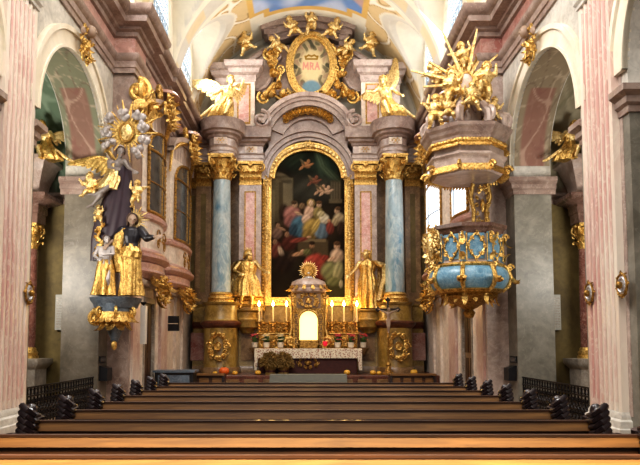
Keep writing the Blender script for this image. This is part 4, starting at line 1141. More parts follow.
cp = MB().lathe([(hw*1.0, 0), (hw*1.2, .06), (hw*1.22, .14), (hw*1.0, .2), (hw*1.18, .3), (hw*1.1, .42), (hw*.7, .52), (hw*.34, .56), (0, .57)], (0, .0, th0-.05), 28, 0, 2*PI, 1, .62).build('canopy', 'mauve_lt', tb)
for i in range(14):
    a = 2*PI*i/14; o = MB(); o.leaf((hw*1.2*math.cos(a), hw*.75*math.sin(a), th0+.22), (math.cos(a)*.3, math.sin(a)*.3, -1), (math.cos(a), math.sin(a), 0), .3, .07, .4); o.build('fringe_leaf', 'gold', cp)
# monstrance
mzb = mz+th0+.51; mc = zz(270.5, 22.85)
mo = thing('monstrance', 'round silver gilt sunburst monstrance standing on the tabernacle canopy', 'monstrance', (0.02, 22.85, mzb))
hgt = mc-mzb
MB().lathe([(.16, 0), (.15, .03), (.05, .07), (.035, .14), (.07, .19), (.03, .23), (.025, hgt-.2)], (0, 0, 0), 16).build('foot', 'silver', mo)
g = rays_mb((0, 0, hgt), .16, .37, 28, 0, .03, .12).build('rays', 'gold_hi', mo)
d = MB(); d.M = Matrix.Translation((0, 0, hgt)) @ Matrix.Rotation(PI/2, 4, 'X'); d.lathe([(0, -.04), (.2, -.04), (.25, 0), (.25, .04), (.2, .06), (.18, .04), (0, .04)], (0, 0, 0), 28); d.build('disc', 'gold_dk', mo)
# candlesticks and candles
st0 = None
for i, px in enumerate((259, 273, 286.5, 332, 344, 357)):
    p = at(px, 333, 23.35); x = p.x; z0 = FL+gt; h1 = zz(321, 23.35)-z0; h2 = zz(306.5, 23.35)-z0-h1
    order = ['first candlestick from the left', 'second candlestick from the left', 'third candlestick from the left', 'first candlestick right of', 'second candlestick right of', 'third candlestick right of'][i]
    lab = 'gilt baluster candlestick on the altar shelf, '+(('%s end' % order) if i < 3 else ('%s the tabernacle' % order))
    if st0 is None:
        st0 = thing('candlestick', lab, 'candlestick', (x, 23.35, z0), 0, 'altar candlesticks')
        MB().lathe([(.13, 0), (.13, .03), (.06, .07), (.05, .1)], (0, 0, 0), 14).build('base', 'gold_dk', st0)
        MB().lathe([(.04, .09), (.06, .15), (.03, .22), (.055, h1*.6), (.03, h1*.75), (.03, h1-.03)], (0, 0, 0), 14).build('stem', 'gold_dk', st0)
        MB().lathe([(.03, h1-.05), (.09, h1-.02), (.09, h1), (.0, h1)], (0, 0, 0), 14).build('drip_pan', 'gold_hi', st0)
        ca0 = thing('candle', '', 'candle', (x, 23.35, z0+h1), 0, 'burning altar candles')
        MB().lathe([(.028, 0), (.026, h2-.01), (.0, h2)], (0, 0, 0), 12).build('wax_stick', 'wax', ca0)
        MB().lathe([(.0, h2+.0), (.04, h2+.05), (.045, h2+.09), (.02, h2+.17), (0, h2+.22)], (0, 0, 0), 10).build('flame', 'flame', ca0)
        cc = ca0
    else:
        again(st0, lab, (x, 23.35, z0)); cc = again(ca0, '', (x, 23.35, z0+h1))
    cc['label'] = 'burning white candle on the altar, '+['outermost left of the tabernacle', 'middle one left of the tabernacle', 'innermost left, close to the tabernacle', 'innermost right, close to the tabernacle', 'middle one right of the tabernacle', 'outermost right of the tabernacle'][i]
    ld = bpy.data.lights.new('candle_light', 'POINT'); ld.energy = 13; ld.color = (1., .58, .16); ld.shadow_soft_size = .12
    lo = bpy.data.objects.new('candle_light', ld); COL.objects.link(lo); lo.location = (x, 22.98, z0+h1+h2+.18)
# flower pots on the altar table
fp0 = None; labs = ['outermost left of the tabernacle', 'second from the left end', 'just left of the tabernacle', 'just right of the tabernacle', 'second from the right end', 'outermost right of the tabernacle']
for i, px in enumerate((254, 266.5, 280.5, 337.5, 351, 364)):
    x = at(px, 346, 22.85).x; side_pot = i in (0, 5)
    if fp0 is None:
        fp0 = thing('flower_pot', '', 'flower pot', (x, 22.85, mz), .3*i, 'potted flowers on the altar')
        MB().lathe([(.07, 0), (.1, .02), (.12, .18), (.13, .2), (.11, .2), (.1, .15), (0, .15)], (0, 0, 0), 18).build('pot', 'pot', fp0)
        rnd = random.Random(3); lf = MB(); fl = MB()
        for k in range(26):
            a = rnd.uniform(0, 6.28); lf.leaf((0, 0, .18), (math.cos(a), math.sin(a), rnd.uniform(.3, 1.6)), (0, 0, 1), rnd.uniform(.2, .34), .045, .35)
        for k in range(16):
            a = rnd.uniform(0, 6.28); r = rnd.uniform(.02, .17); c = (r*math.cos(a), r*math.sin(a), .4+rnd.uniform(-.1, .1))
            for t in range(5): fl.ell((c[0]+.03*math.cos(t*1.26), c[1]+.03*math.sin(t*1.26), c[2]), (.028, .028, .018), None, 6, 4)
        lf.build('leaves', 'leaf', fp0); fl.build('blossoms', 'petal', fp0); o = fp0
    else: o = again(fp0, '', (x, 22.85, mz), .7*i)
    for c in kids(o):
        if c.name.startswith('blossoms') and i in (1, 2):
            c.data = c.data.copy(); c.data.materials.clear(); c.data.materials.append(M['petal_w'])
    if side_pot: o.location = (x, 23.15, mz+.0); 
    o['label'] = ('white pot of %s flowers on the altar, ' % ('pale' if i in (1, 2) else 'pink red'))+labs[i]
# small brackets under the outermost pots
for s, i in ((-1, 0), (1, 5)):
    x = at((254, 364)[i > 0], 346, 23.15).x
    b = thing('wall_bracket', 'small dark bracket shelf under the flower pot at the %s end of the altar' % ('left' if s < 0 else 'right'), 'shelf', (x, 23.15, mz))
    MB().lathe([(0, -.3), (.06, -.26), (.1, -.14), (.19, -.05), (.2, 0), (0, 0)], (0, 0, 0), 18).build('shelf_body', 'brown_mb', b)
    MB().box(-.06, .06, 0, .45, -.25, -.03).build('arm', 'brown_mb', b, smooth=False)
vr = thing('votive_lamp', 'small glowing red glass votive lamp on the altar beside the tabernacle', 'lamp', (at(325, 345, 22.6).x, 22.6, mz))
MB().lathe([(.05, 0), (.05, .02), (.02, .04), (.03, .06)], (0, 0, 0), 14).build('foot', 'gold', vr); MB().lathe([(.03, .06), (.08, .1), (.09, .2), (.075, .24), (0, .22)], (0, 0, 0), 16).build('glass', 'red_glass', vr)
# wheat sheaf
rnd = random.Random(12); ws = thing('wheat_sheaf', 'big rounded sheaf of dry wheat in front of the left end of the altar', 'sheaf', (at(277, 374, 22.0).x, 22.0, FL))
for c_, nm in (((-.23, 0, 0), 'bundle'), ((.22, .05, 0), 'bundle')):
    m = MB(); c_ = Vector(c_)
    for k in range(420):
        a = rnd.uniform(0, 6.28); e = rnd.uniform(0, 1)**.6*1.9
        d = Vector((math.cos(a)*math.sin(e), math.sin(a)*math.sin(e), math.cos(e)))
        q = c_+Vector((0, 0, .42))+Vector((d.x*.3, d.y*.24, d.z*.34))*rnd.uniform(.8, 1.1)
        m.cap(q, q+d*.1+Vector((0, 0, -.04)), .026, .008, 5)
    m.ell(c_+Vector((0, 0, .42)), (.27, .22, .32), None, 14, 10)
    m.lathe([(.2, 0), (.16, .12), (.24, .3)], tuple(c_), 20)
    m.build(nm, 'wheat', ws)
    MB().lathe([(.17, .09), (.18, .12), (.18, .15), (.18, .17)], tuple(c_), 16).build('band', 'red_cloth', ws)
# processional cross
pc = thing('processional_cross', 'dark processional crucifix on a tall gilt staff right of the altar', 'crucifix', (at(388.5, 376, 22.1).x, 22.1, FL))
t = zz(300, 22.1)-FL; ab = zz(309.5, 22.1)-FL; aw = hx(10, 310, 22.1)
MB().lathe([(.26, 0), (.26, .05), (.12, .12), (.07, .3), (.1, .36), (.05, .45)], (0, 0, 0), 18).build('foot', 'gold_dk', pc)
MB().lathe([(.032, .4), (.03, t*.48), (.06, t*.5), (.03, t*.53), (.03, t*.62)], (0, 0, 0), 12).build('staff', 'gold_dk', pc)
cr = MB().box(-.035, .035, -.025, .025, t*.6, t).box(-aw, aw, -.025, .025, ab-.035, ab+.035)
for (x, z) in ((-aw, ab), (aw, ab), (0, t)):
    for dx, dz in ((-.05, 0), (.05, 0), (0, .05), (0, -.05)): cr.ell((x+dx, 0, z+dz), (.045, .03, .045), None, 10, 6)
cr.build('cross', 'black', pc, smooth=False)
J = dict(hal=(.3, -.02, .88), ell=(.2, 0, .84), har=(-.3, -.02, .88), elr=(-.2, 0, .84), hed=(.02, -.035, .905), anl=(.012, -.01, .05), anr=(-.012, -.02, .05), knl=(.03, -.05, .27), knr=(-.03, -.05, .27))
put(figure_mesh(.95, J, yaw=.4, nod=.35, voxel=.013), 'corpus', 'skin', pc, (0, -.08, ab-.86))
# pumpkins and squashes on the step
def pumpkin(px, py, r, m, lab, n):
    Yp = 21.85; o = thing('pumpkin' if m == 'orange' else 'squash', lab, 'pumpkin' if m == 'orange' else 'squash', (at(px, py, Yp).x, Yp, FL+.005), px)
    MB().lathe([(.02, .1*r)]+[(r*math.sin(PI*t/12)**.8, r*.8-r*.8*math.cos(PI*t/12)) for t in range(1, 12)]+[(.02, r*1.5)], (0, 0, 0), 40, 0, 2*PI, 1, 1, lambda a, z: 1+.07*abs(math.sin(a*n/2))).build('flesh', m, o)
    MB().tube([(0, 0, r*1.45), (0, .01, r*1.7), (.03, .0, r*1.9)], [r*.15, r*.1, r*.12], 7).build('stem', 'leaf', o)
pumpkin(224, 370, .17, 'orange', 'large orange pumpkin on the altar step at the left', 10)
pumpkin(235, 372, .09, 'yellow', 'small yellow squash right beside the big orange pumpkin', 8)
pumpkin(215, 373, .08, 'yellow', 'small yellow squash left of the big orange pumpkin', 8)
pumpkin(258, 372, .1, 'yellow', 'yellow squash at the left foot of the altar cloth', 8)
pumpkin(347, 372, .11, 'yellow', 'yellow squash below the right end of the altar table', 8)
pumpkin(373, 373, .1, 'yellow', 'yellow squash left of the crucifix foot, nearer the column', 9)
pumpkin(379, 373, .085, 'yellow', 'tiny yellow squash touching the left of the crucifix foot', 7)
pumpkin(414, 373, .12, 'yellow', 'yellow squash alone at the right end of the altar step', 9)

# ================================================================== GILT FIGURES OF THE HIGH ALTAR
def robe_on(root, H, rings, m, name='robe', **k): return drape_mb(H, rings, **k).build(name, m, root, ang=60)
STAND = [(.83, 0, .0, .06, .05), (.79, 0, 0, .125, .075), (.72, 0, 0, .115, .085), (.62, 0, 0, .088, .075), (.5, .005, 0, .12, .1), (.3, .01, 0, .13, .12), (.1, .012, .01, .15, .14), (.02, .012, .01, .16, .15)]
# left: bearded king leaning towards the altar
H = 2.22
def saint(lab, x, y, z, which):
    s = thing('saint_statue', lab, 'statue', (x, y, z), 0, 'gilt saints either side of the altar painting')
    if which == 0:
        J = dict(hed=(.02, -.03, .925), shl=(.115, -.02, .80), ell=(.19, -.1, .68), hal=(.27, -.2, .62), elr=(-.19, -.03, .66), har=(-.1, -.14, .6), knr=(-.07, -.1, .3), anr=(-.09, -.02, .06), knl=(.07, -.03, .28))
        put(figure_mesh(H, J, yaw=.7, nod=.1), 'body', 'gold_hi', s)
        hair_mb(H, J['hed'], .7, .1, length=.08, beard=True).build('hair', 'gold', s)
        robe_on(s, H, [(.83, 0, .0, .06, .05), (.79, 0, 0, .128, .08), (.68, 0, 0, .115, .085), (.6, 0, 0, .095, .08), (.47, 0, -.01, .15, .12), (.3, .01, -.01, .17, .14), (.22, .02, -.01, .18, .15)], 'gold', 'tunic', folds=7, amp=.34, seed=4)
        robe_on(s, H, [(.85, -.01, .01, .07, .06), (.8, -.03, .03, .17, .1), (.6, -.09, .05, .24, .16), (.35, -.12, .05, .27, .18), (.12, -.1, .05, .27, .19), (.0, -.09, .05, .28, .19)], 'gold_hi', 'cloak', folds=9, amp=.2, seed=7, a0=.2, a1=PI+.75)
        c = MB().lathe([(.05, 0), (.062, .035), (.068, .06)], (J['hed'][0]*H, J['hed'][1]*H, (J['hed'][2]+.055)*H), 16)
        for k in range(8): a = 2*PI*k/8; c.cap((J['hed'][0]*H+.065*math.cos(a), J['hed'][1]*H+.065*math.sin(a), (J['hed'][2]+.08)*H), (J['hed'][0]*H+.075*math.cos(a), J['hed'][1]*H+.075*math.sin(a), (J['hed'][2]+.115)*H), .016, .008, 6)
        c.build('crown', 'gold_hi', s)
    else:
        J = dict(hed=(-.02, -.02, .925), shl=(.115, -.01, .80), ell=(.2, -.08, .7), hal=(.2, -.19, .72), elr=(-.18, -.08, .67), har=(-.27, -.16, .56), knl=(.07, -.08, .3), anl=(.09, .0, .05))
        put(figure_mesh(H, J, yaw=-.5, nod=.15), 'body', 'gold_hi', s)
        hair_mb(H, J['hed'], -.5, .15, length=.09, seed=8).build('hair', 'gold', s)
        robe_on(s, H, STAND, 'gold', 'robe', folds=8, amp=.32, seed=11)
        robe_on(s, H, [(.83, .02, .01, .08, .06), (.8, .04, .0, .18, .12), (.7, .12, -.02, .24, .16), (.55, .12, -.02, .26, .18), (.4, .08, -.02, .25, .18), (.15, .04, 0, .24, .17)], 'gold_hi', 'cloak', folds=8, amp=.24, seed=13, a0=-1.3, a1=1.9)
        c = MB(); c.tube([(.23*H, -.1*H, .77*H), (.3*H, -.12*H, .62*H), (.27*H, -.1*H, .5*H)], [.02, .1, .03], 8, True, .35); c.build('book', 'gold', s)
    s.scale = (1.2, 1.12, 1.02)
    return s
saint('gilt statue of a bearded king with a cloak, left of the altar painting', -hx(61, 300, 23.5), 23.64, 2.87, 0)
saint('gilt statue of a robed saint reaching down, right of the altar painting', hx(60, 300, 23.5), 23.64, 2.87, 1)

def angel(name, lab, cat, loc, H, J, robe, wings, mats=('gold_hi', 'gold'), yaw=0, nod=0, rz=0, chub=0., seed=1, group=None, fing=True, robe_kw=None):
    s = thing(name, lab, cat, loc, rz, group)
    put(figure_mesh(H, J, chub, yaw, nod, None, fing), 'body', mats[0], s)
    hair_mb(H, (J or {}).get('hed', (0, -.012, .925)), yaw, nod, chub, .035, False, seed).build('hair', mats[1], s)
    if robe: robe_on(s, H, robe, mats[1], 'drapery', **(robe_kw or dict(folds=8, amp=.22, seed=seed)))
    for r, t, u, w in wings: wing_mb(Vector(r)*H, Vector(t)*H, u, w*H, 8, seed).build('wing', mats[0], s)
    return s
# the two big angels seated on the entablature
JA = dict(pel=(0, 0, .3), wai=(.02, -.03, .39), che=(.05, -.06, .5), nek=(.08, -.08, .61), hed=(.1, -.11, .69), shl=(.165, -.07, .57), shr=(-.055, -.06, .57), ell=(.26, -.12, .5), hal=(.3, -.22, .58), elr=(-.15, -.1, .47), har=(-.2, -.2, .4),
          hil=(.05, -.02, .29), hir=(-.05, -.01, .29), knl=(.1, -.23, .26), anl=(.02, -.24, .05), knr=(-.2, -.14, .2), anr=(-.42, -.08, .06), tor=(-.5, -.08, .03))
RA = [(.6, .07, -.07, .05, .05), (.55, .055, -.06, .12, .08), (.4, .02, -.03, .09, .08), (.3, 0, -.04, .13, .14), (.2, -.04, -.1, .17, .16), (.1, -.08, -.12, .2, .14), (.03, -.1, -.1, .2, .13)]
WA = [((-.03, .05, .52), (-.5, .12, .74), (-.1, -.1, 1), .34), ((.1, .05, .52), (.28, .3, .75), (.1, .1, 1), .3)]
angel('angel_statue', 'gilt angel with a spread wing seated on the cornice above the left blue column', 'statue', (-hx(82, 122, 23.0), 23.0, 9.93), 2.15, JA, RA, WA, yaw=.4, nod=.2, seed=3, chub=.22, group='large gilt angels on the altar cornice')
JB = dict(JA); JB.update(hal=(.34, -.2, .46), ell=(.27, -.12, .48))
WB = [((-.05, .06, .52), (-.22, .2, .62), (-.2, 0, 1), .3), ((.06, .06, .52), (.04, .18, .92), (1, -.1, .4), .34)]
o = angel('angel_statue', 'gilt angel with raised wings seated on the cornice above the right blue column', 'statue', (hx(80, 122, 23.0), 23.0, 9.93), 2.15, JB, RA, [((.03, .05, .52), (-.16, .15, .95), (-1, -.1, .25), .34), ((.1, .05, .52), (.36, .3, .6), (.1, .1, 1), .28)], yaw=.3, nod=.2, seed=5, chub=.22, group='large gilt angels on the altar cornice')
o.scale = (-1, 1, 1)

# putti: a few poses, reused
PK = dict(chub=1.)
PJ = [dict(pel=(0, 0, .42), wai=(.01, -.01, .52), che=(.02, -.02, .62), nek=(.02, -.03, .73), hed=(.03, -.05, .84), shl=(.13, -.03, .69), shr=(-.1, -.03, .68), ell=(.2, -.1, .58), hal=(.12, -.18, .6), elr=(-.19, -.06, .72), har=(-.17, -.1, .86),
           hil=(.06, -.01, .4), hir=(-.06, -.01, .4), knl=(.13, -.2, .38), anl=(.12, -.18, .2), tol=(.15, -.26, .18), knr=(-.12, -.1, .24), anr=(-.13, .02, .08), tor=(-.17, -.06, .04)),
      dict(pel=(0, 0, .42), wai=(.02, -.01, .52), che=(.05, -.03, .61), nek=(.07, -.04, .72), hed=(.09, -.06, .82), shl=(.16, -.03, .67), shr=(-.06, -.03, .69), ell=(.26, -.08, .58), hal=(.3, -.16, .66), elr=(-.14, -.08, .58), har=(-.06, -.17, .55),
           hil=(.06, -.01, .4), hir=(-.06, -.01, .4), knl=(.14, -.17, .34), anl=(.26, -.1, .24), tol=(.32, -.15, .21), knr=(-.1, -.16, .3), anr=(-.2, -.06, .18), tor=(-.26, -.1, .14))]
proto = []
def putto(k, lab, loc, H, mirror=False, rz=0., m=('gold_hi', 'gold'), group=None, tilt=0., name='putto_statue'):
    key = (k, m)
    hit = [p for q, p in proto if q == key]
    if not hit:
        s = angel(name, lab, 'statue', loc, 1., PJ[k], [(.5, .01, -.01, .12, .11), (.44, .01, -.03, .15, .13), (.38, .03, -.05, .16, .14), (.32, .05, -.05, .14, .11)], [((.05, .08, .62), (.22, .2, .78), (.2, 0, 1), .2), ((-.05, .08, .62), (-.2, .2, .8), (-.2, 0, 1), .2)], m, .3 if k else -.3, .1, rz, 1.25, 7+k, group)
        H *= 1.12; s.scale = (-H if mirror else H, H, H); proto.append((key, s))
    else:
        s = again(hit[0], lab, loc, rz, mirror, H*1.12, group)
        if not group and 'group' in s: del s['group']
    s.rotation_euler = (0, tilt, rz)
    return s
gp = 'gilt putti around the gable medallion'
for k, px, py, h, mr, tl, lab in ((0, 311, 33, .74, False, 0, 'gilt putto at the very top of the gable above the oval medallion'), (1, 298, 37, .72, True, -.3, 'gilt putto at upper left of the oval medallion, next to the topmost'),
                                  (0, 287, 52, .68, True, -.7, 'gilt putto clinging to the left shoulder of the oval medallion'), (1, 327, 39, .74, False, .35, 'gilt putto at upper right of the oval medallion, next to the topmost'),
                                  (0, 337, 55, .68, False, .7, 'gilt putto clinging to the right shoulder of the oval medallion')):
    p = at(px, py+3, 23.65); putto(k, lab, p, h*1.3, mr, 0, ('gold_hi', 'gold'), gp, tl)
for px, py, mr, lab in ((250, 58, False, 'small gilt winged putto perched on the left attic volute'), (366, 59, True, 'small gilt winged putto perched on the right attic volute')):
    putto(1, lab, at(px, py, 23.7), 1.05, mr, 0, ('gold_hi', 'gold'), 'gilt putti on the attic volutes', -.35 if not mr else .35)
# ================================================================== PULPIT
PX0, PY0 = 3.8, 14.72
def zp(py): return zz(py, 14.4)
pul = thing('pulpit', 'octagonal marble pulpit with blue panels and gilt ornament hanging on the right pier', 'pulpit', (PX0, PY0, 0))
def oct_(r, z): return [(r*math.cos(PI/8+PI/4*i), r*math.sin(PI/8+PI/4*i)) for i in range(8)]
def lathe8(prof): m = MB(); m.lathe(prof, (0, 0, 0), 8, PI/8, 2*PI+PI/8); return m
zr, zq, zu, zl, ztip = zp(226), zp(266), zp(290), zp(300), zp(318)
body = lathe8([(0, zq-.1), (.9, zq-.1), (.93, zq), (.9, zq+.06), (.88, zq+.1), (.88, zr-.22), (.0, zr-.22)]).build('body', 'mauve_lt', pul, smooth=False)
lathe8([(.88, zr-.24), (.92, zr-.2), (.96, zr-.12), (1.03, zr-.08), (1.05, zr), (.75, zr), (.75, zr-.24)]).build('parapet_rail', 'mauve_dk', pul, smooth=False)
bl = MB()
bl.lathe([(.86, zu-.02), (.97, zu+.06), (1.06, zu+.2), (1.08, (zu+zq)/2), (1.05, zq-.14), (.95, zq-.04), (.86, zq)], (0, 0, 0), 40)
bulge = bl.build('bulge', 'blue_mb', pul)
gb_ = MB()
for i in range(8):
    a = PI/8+PI/4*i; d = Vector((math.cos(a), math.sin(a), 0))
    gb_.tube([d*.88+Vector((0, 0, zq+.02)), d*1.02+Vector((0, 0, zq-.06)), d*1.12+Vector((0, 0, (zu+zq)/2)), d*1.06+Vector((0, 0, zu+.1)), d*.88+Vector((0, 0, zu-.03))], [.05, .06, .06, .06, .05], 8)
    gb_.curl(d*1.1+Vector((0, 0, zq-.06)), d, (0, 0, 1), .1, 1.3, .03, 0, 1, 16)
    for k in range(3): gb_.leaf(d*1.12+Vector((0, 0, zu+.25)), (math.cos(a+k-1), math.sin(a+k-1), -.8), d, .3, .09, .5)
gb_.lathe([(.93, zq-.05), (.99, zq), (.93, zq+.05)], (0, 0, 0), 40); gb_.lathe([(.84, zu-.06), (.94, zu), (.86, zu+.05)], (0, 0, 0), 40)
gb_.build('gilt_ribs', 'gold', bulge)
cup = MB(); cup.lathe([(0, ztip-.0), (.1, ztip+.02), (.16, ztip+.14), (.1, ztip+.2), (.3, ztip+.3), (.6, ztip+.42), (.74, zu-.14), (.7, zu-.1), (.88, zu-.02)], (0, 0, 0), 64, 0, 2*PI, 1, 1, lambda a, z: 1+.05*abs(math.sin(a*10)))
cup.build('cup', 'gold_dk', pul)
dr = MB()
for i in range(16):
    a = PI/8*i; d = Vector((math.cos(a), math.sin(a), 0)); dr.leaf(d*(.74 if i % 2 else .66)+Vector((0, 0, zu-.08)), d*-.25+Vector((0, 0, -1)), d, .34 if i % 2 else .26, .08, .35)
dr.build('gilt_leaves', 'gold', cup and pul)
for i in range(8):          # panels between the corner ribs
    a = PI/4*i; d = Vector((math.cos(a), math.sin(a), 0)); t = Vector((-d.y, d.x, 0)); rr = .88*math.cos(PI/8)
    if d.y > .75: continue
    Mx = Matrix.Translation(d*rr) @ Matrix((t, -d, (0, 0, 1))).transposed().to_4x4()
    zc = (zq+zr-.2)/2+.05; hh = (zr-.3-zq)/2
    MB(Mx).box(-.22, .22, -.03, .02, zc-hh*.92, zc+hh*.92).build('panel', 'blue_mb', body, smooth=False)
    fo = MB(Mx)
    pp_ = [(.2*math.cos(2*PI*k/32)*(1+.1*math.cos(8*PI*k/32)), -.045, zc+hh*.8*math.sin(2*PI*k/32)*(1+.1*math.cos(8*PI*k/32))) for k in range(33)]
    fo.tube(pp_, .024, 6)
    for k in range(0, 32, 4): fo.curl(Vector(pp_[k])+Vector((0, -.02, 0)), (1, 0, 0), (0, 0, 1), .06, 1.2, .018, k, 1 if k % 8 else -1, 12)
    for k in (2, 6, 10, 14): fo.leaf(Vector(pp_[k*2]), (pp_[k*2][0]*3, -.3, (pp_[k*2][2]-zc)), (0, -1, 0), .16, .05, .4)
    fo.build('panel_frame', 'gold', body)
    a2 = a+PI/8; d2 = Vector((math.cos(a2), math.sin(a2), 0)); t2 = Vector((-d2.y, d2.x, 0))
    Mx = Matrix.Translation(d2*.9) @ Matrix((t2, -d2, (0, 0, 1))).transposed().to_4x4()
    co_ = MB(Mx); co_.box(-.07, .07, -.03, .06, zq+.06, zr-.2)
    co_.build('corner_strip', 'blue_mb', body, smooth=False)
    c2 = MB(Mx); c2.curl((0, -.08, zr-.3), (0, -1, 0), (0, 0, 1), .1, 1.3, .035, 0, 1, 14); c2.leaf((0, -.06, zr-.3), (0, -.2, -1), (0, -1, 0), .4, .08, .5); c2.leaf((0, -.06, zq+.1), (0, -.2, 1), (0, -1, 0), .3, .08, .5)
    c2.tube([(-.09, -.03, zq+.08), (-.09, -.03, zr-.24)], .018, 6); c2.tube([(.09, -.03, zq+.08), (.09, -.03, zr-.24)], .018, 6)
    c2.build('corner_ornament', 'gold', body)
# gilt relief figure on the left face of the parapet
a = PI*1.0; Mx = Matrix.Translation((-.92, -.12, (zq+zr)/2)) @ Matrix.Rotation(-PI*.36, 4, 'Z')
m = MB(Mx); relief(m, (0, 0, 0), .7, 1.0, 21, -1, 7, 1.1, .22); m.ell((0, -.16, .22), (.1, .1, .12)); m.cap((0, -.14, .12), (0, -.12, -.2), .13, .1); m.cap((-.1, -.14, .08), (-.28, -.18, .2), .05, .04); m.cap((.1, -.14, .08), (.24, -.18, -.1), .05, .04)
m.build('relief_figure', 'gold_hi', body)
# back panel joining parapet and sounding board
MB().box(.3, .8, .55, .8, zr, zp(172)).build('back_panel', 'mauve_lt', pul, smooth=False)
bo = MB()
relief(bo, (.55, .5, (zr+zp(172))/2), .4, 1.1, 30, -1, 7, 1, .12)
bo.tube([(.28, .5, zr+.1), (.32, .5, zr+.5), (.22, .5, zp(190)), (.3, .45, zp(176))], [.05, .06, .07, .06], 7); bo.tube([(.7, .5, zr+.1), (.66, .5, zr+.5), (.78, .5, zp(190)), (.7, .45, zp(176))], [.05, .06, .07, .06], 7)
bo.build('gilt_back_ornament', 'gold', pul)

# sounding board
can = thing('sounding_board', 'heavy moulded marble canopy with gilt fringe hanging above the pulpit', 'canopy', (PX0-.02, PY0-.0, 0))
c0, c1, c2_, c3 = zp(176), zp(158), zp(148), zp(131)
RC = .9
lathe8([(RC*.66, c0+.02), (RC*.9, c0), (RC*.98, c0+.1), (RC*.98, c1-.14), (RC*1.0, c1-.1), (RC*1.06, c1-.04), (RC*1.06, c1), (RC*.98, c1+.04), (RC*.98, c2_-.04)]).build('lower_cornice', 'mauve_lt', can, smooth=False)
lathe8([(RC*.98, c2_-.04), (RC*1.02, c2_), (RC*1.04, c2_+.14), (RC*1.1, c2_+.2), (RC*1.14, c3-.14), (RC*1.2, c3-.08), (RC*1.22, c3), (0, c3+.02)]).build('upper_cornice', 'mauve', can, smooth=False)
lathe8([(RC*.97, c0+.06), (RC*.7, c0+.16), (RC*.62, c0+.24), (0, c0+.26)]).build('soffit', 'grey_mb', can, smooth=False)
fg = MB()
for i in range(8):
    a0 = PI/8+PI/4*i; p0 = Vector((math.cos(a0), math.sin(a0), 0)); p1 = Vector((math.cos(a0+PI/4), math.sin(a0+PI/4), 0))
    d = (p0+p1).normalized()
    for k in range(9):
        p = (p0*(1-(k+.5)/9)+p1*(k+.5)/9)
        fg.leaf(p*RC*1.0+Vector((0, 0, c0+.16)), d*.15+Vector((0, 0, -1)), d, .26, .055, .3)
        fg.leaf(p*RC*1.0+Vector((0, 0, c2_+.02)), d*.3+Vector((0, 0, -1)), d, .24, .06, .3); fg.ell(p*RC*1.03+Vector((0, 0, c2_+.04)), .055, None, 7, 5)
    fg.curl(p0*RC*1.05+Vector((0, 0, c0+.1)), p0, (0, 0, 1), .13, 1.3, .04, 0, 1, 14)
fg.lathe([(RC*.62, c0+.22), (RC*.66, c0+.18), (RC*.7, c0+.22)], (0, 0, 0), 8, PI/8, 2*PI+PI/8)
fg.build('gilt_fringe', 'gold', can)
vl = MB(); zc3 = c3
for i in range(8):
    a = PI/4*i+PI/8; d = Vector((math.cos(a), math.sin(a), 0))
    vl.tube([d*RC*1.0+Vector((0, 0, zc3+.05)), d*RC*.98+Vector((0, 0, zc3+.28)), d*RC*.76+Vector((0, 0, zc3+.52)), d*RC*.5+Vector((0, 0, zc3+.5)), d*RC*.34+Vector((0, 0, zc3+.8))], [.1, .11, .1, .09, .08], 8)
    vl.curl(d*RC*.98+Vector((0, 0, zc3+.2)), d, (0, 0, 1), .2, 1.5, .06, PI/2, -1, 18)
vl.lathe([(RC*.45, zc3), (RC*.42, zc3+.5), (RC*.3, zc3+.9), (RC*.34, zc3+1.0), (0, zc3+1.05)], (0, 0, 0), 16)
vl.build('crown_volutes', 'mauve_lt', can)
cl_ = MB(); rnd = random.Random(31)
for i in range(60):
    a = rnd.uniform(0, 6.28); t = rnd.random(); r = .62*(1-t*.75); p = Vector((r*math.cos(a), r*math.sin(a), zc3+.35+1.35*t))
    if i % 3 == 0: cl_.ell(p, (rnd.uniform(.08, .15),)*3, None, 9, 6)
    elif i % 3 == 1: cl_.curl(p, (1, 0, 0), (0, 0, 1), rnd.uniform(.1, .18), 1.3, .04, a, 1, 14)
    else: cl_.leaf(p, (math.cos(a), math.sin(a), rnd.uniform(-.3, 1)), (0, 0, 1), .4, .11, .5)
cl_.build('gilt_clouds', 'gold', can)
cx, cy, cz = PX0-.02, PY0-.25, zp(88)
sb = thing('sunburst', 'gilt glory with long rays and a white oval above the pulpit canopy', 'sunburst', (cx-.12, cy-.35, cz))
r_ = MB()
rnd = random.Random(5)
for i in range(20):
    a = 2*PI*i/20+.1; L = (1.3 if i in (4, 6, 9) else 1.0 if i in (2, 8, 10) else .6 if i % 2 else .45); d = Vector((math.cos(a), -.05, math.sin(a))); s_ = Vector((-math.sin(a), 0, math.cos(a)))
    p, q = d*.2, d*L
    r_.add([tuple(p-s_*.04), tuple(p+s_*.04), tuple(q+s_*.015), tuple(q-s_*.015), tuple(p-s_*.045+Vector((0, .03, 0))), tuple(p+s_*.045+Vector((0, .03, 0))), tuple(q+s_*.02+Vector((0, .03, 0))), tuple(q-s_*.02+Vector((0, .03, 0)))], [(3, 2, 1, 0), (4, 5, 6, 7), (0, 1, 5, 4), (1, 2, 6, 5), (2, 3, 7, 6), (3, 0, 4, 7)])
r_.build('rays', 'gold_hi', sb); MB().ell((0, -.06, 0), (.15, .06, .2), None, 18, 12).build('oval', 'white_pan', sb); m = MB(); m.tube([(.18*math.cos(2*PI*k/24), -.06, .23*math.sin(2*PI*k/24)) for k in range(25)], .035, 7); m.build('ring', 'gold', sb)
pg = 'gilt putti on the pulpit canopy'
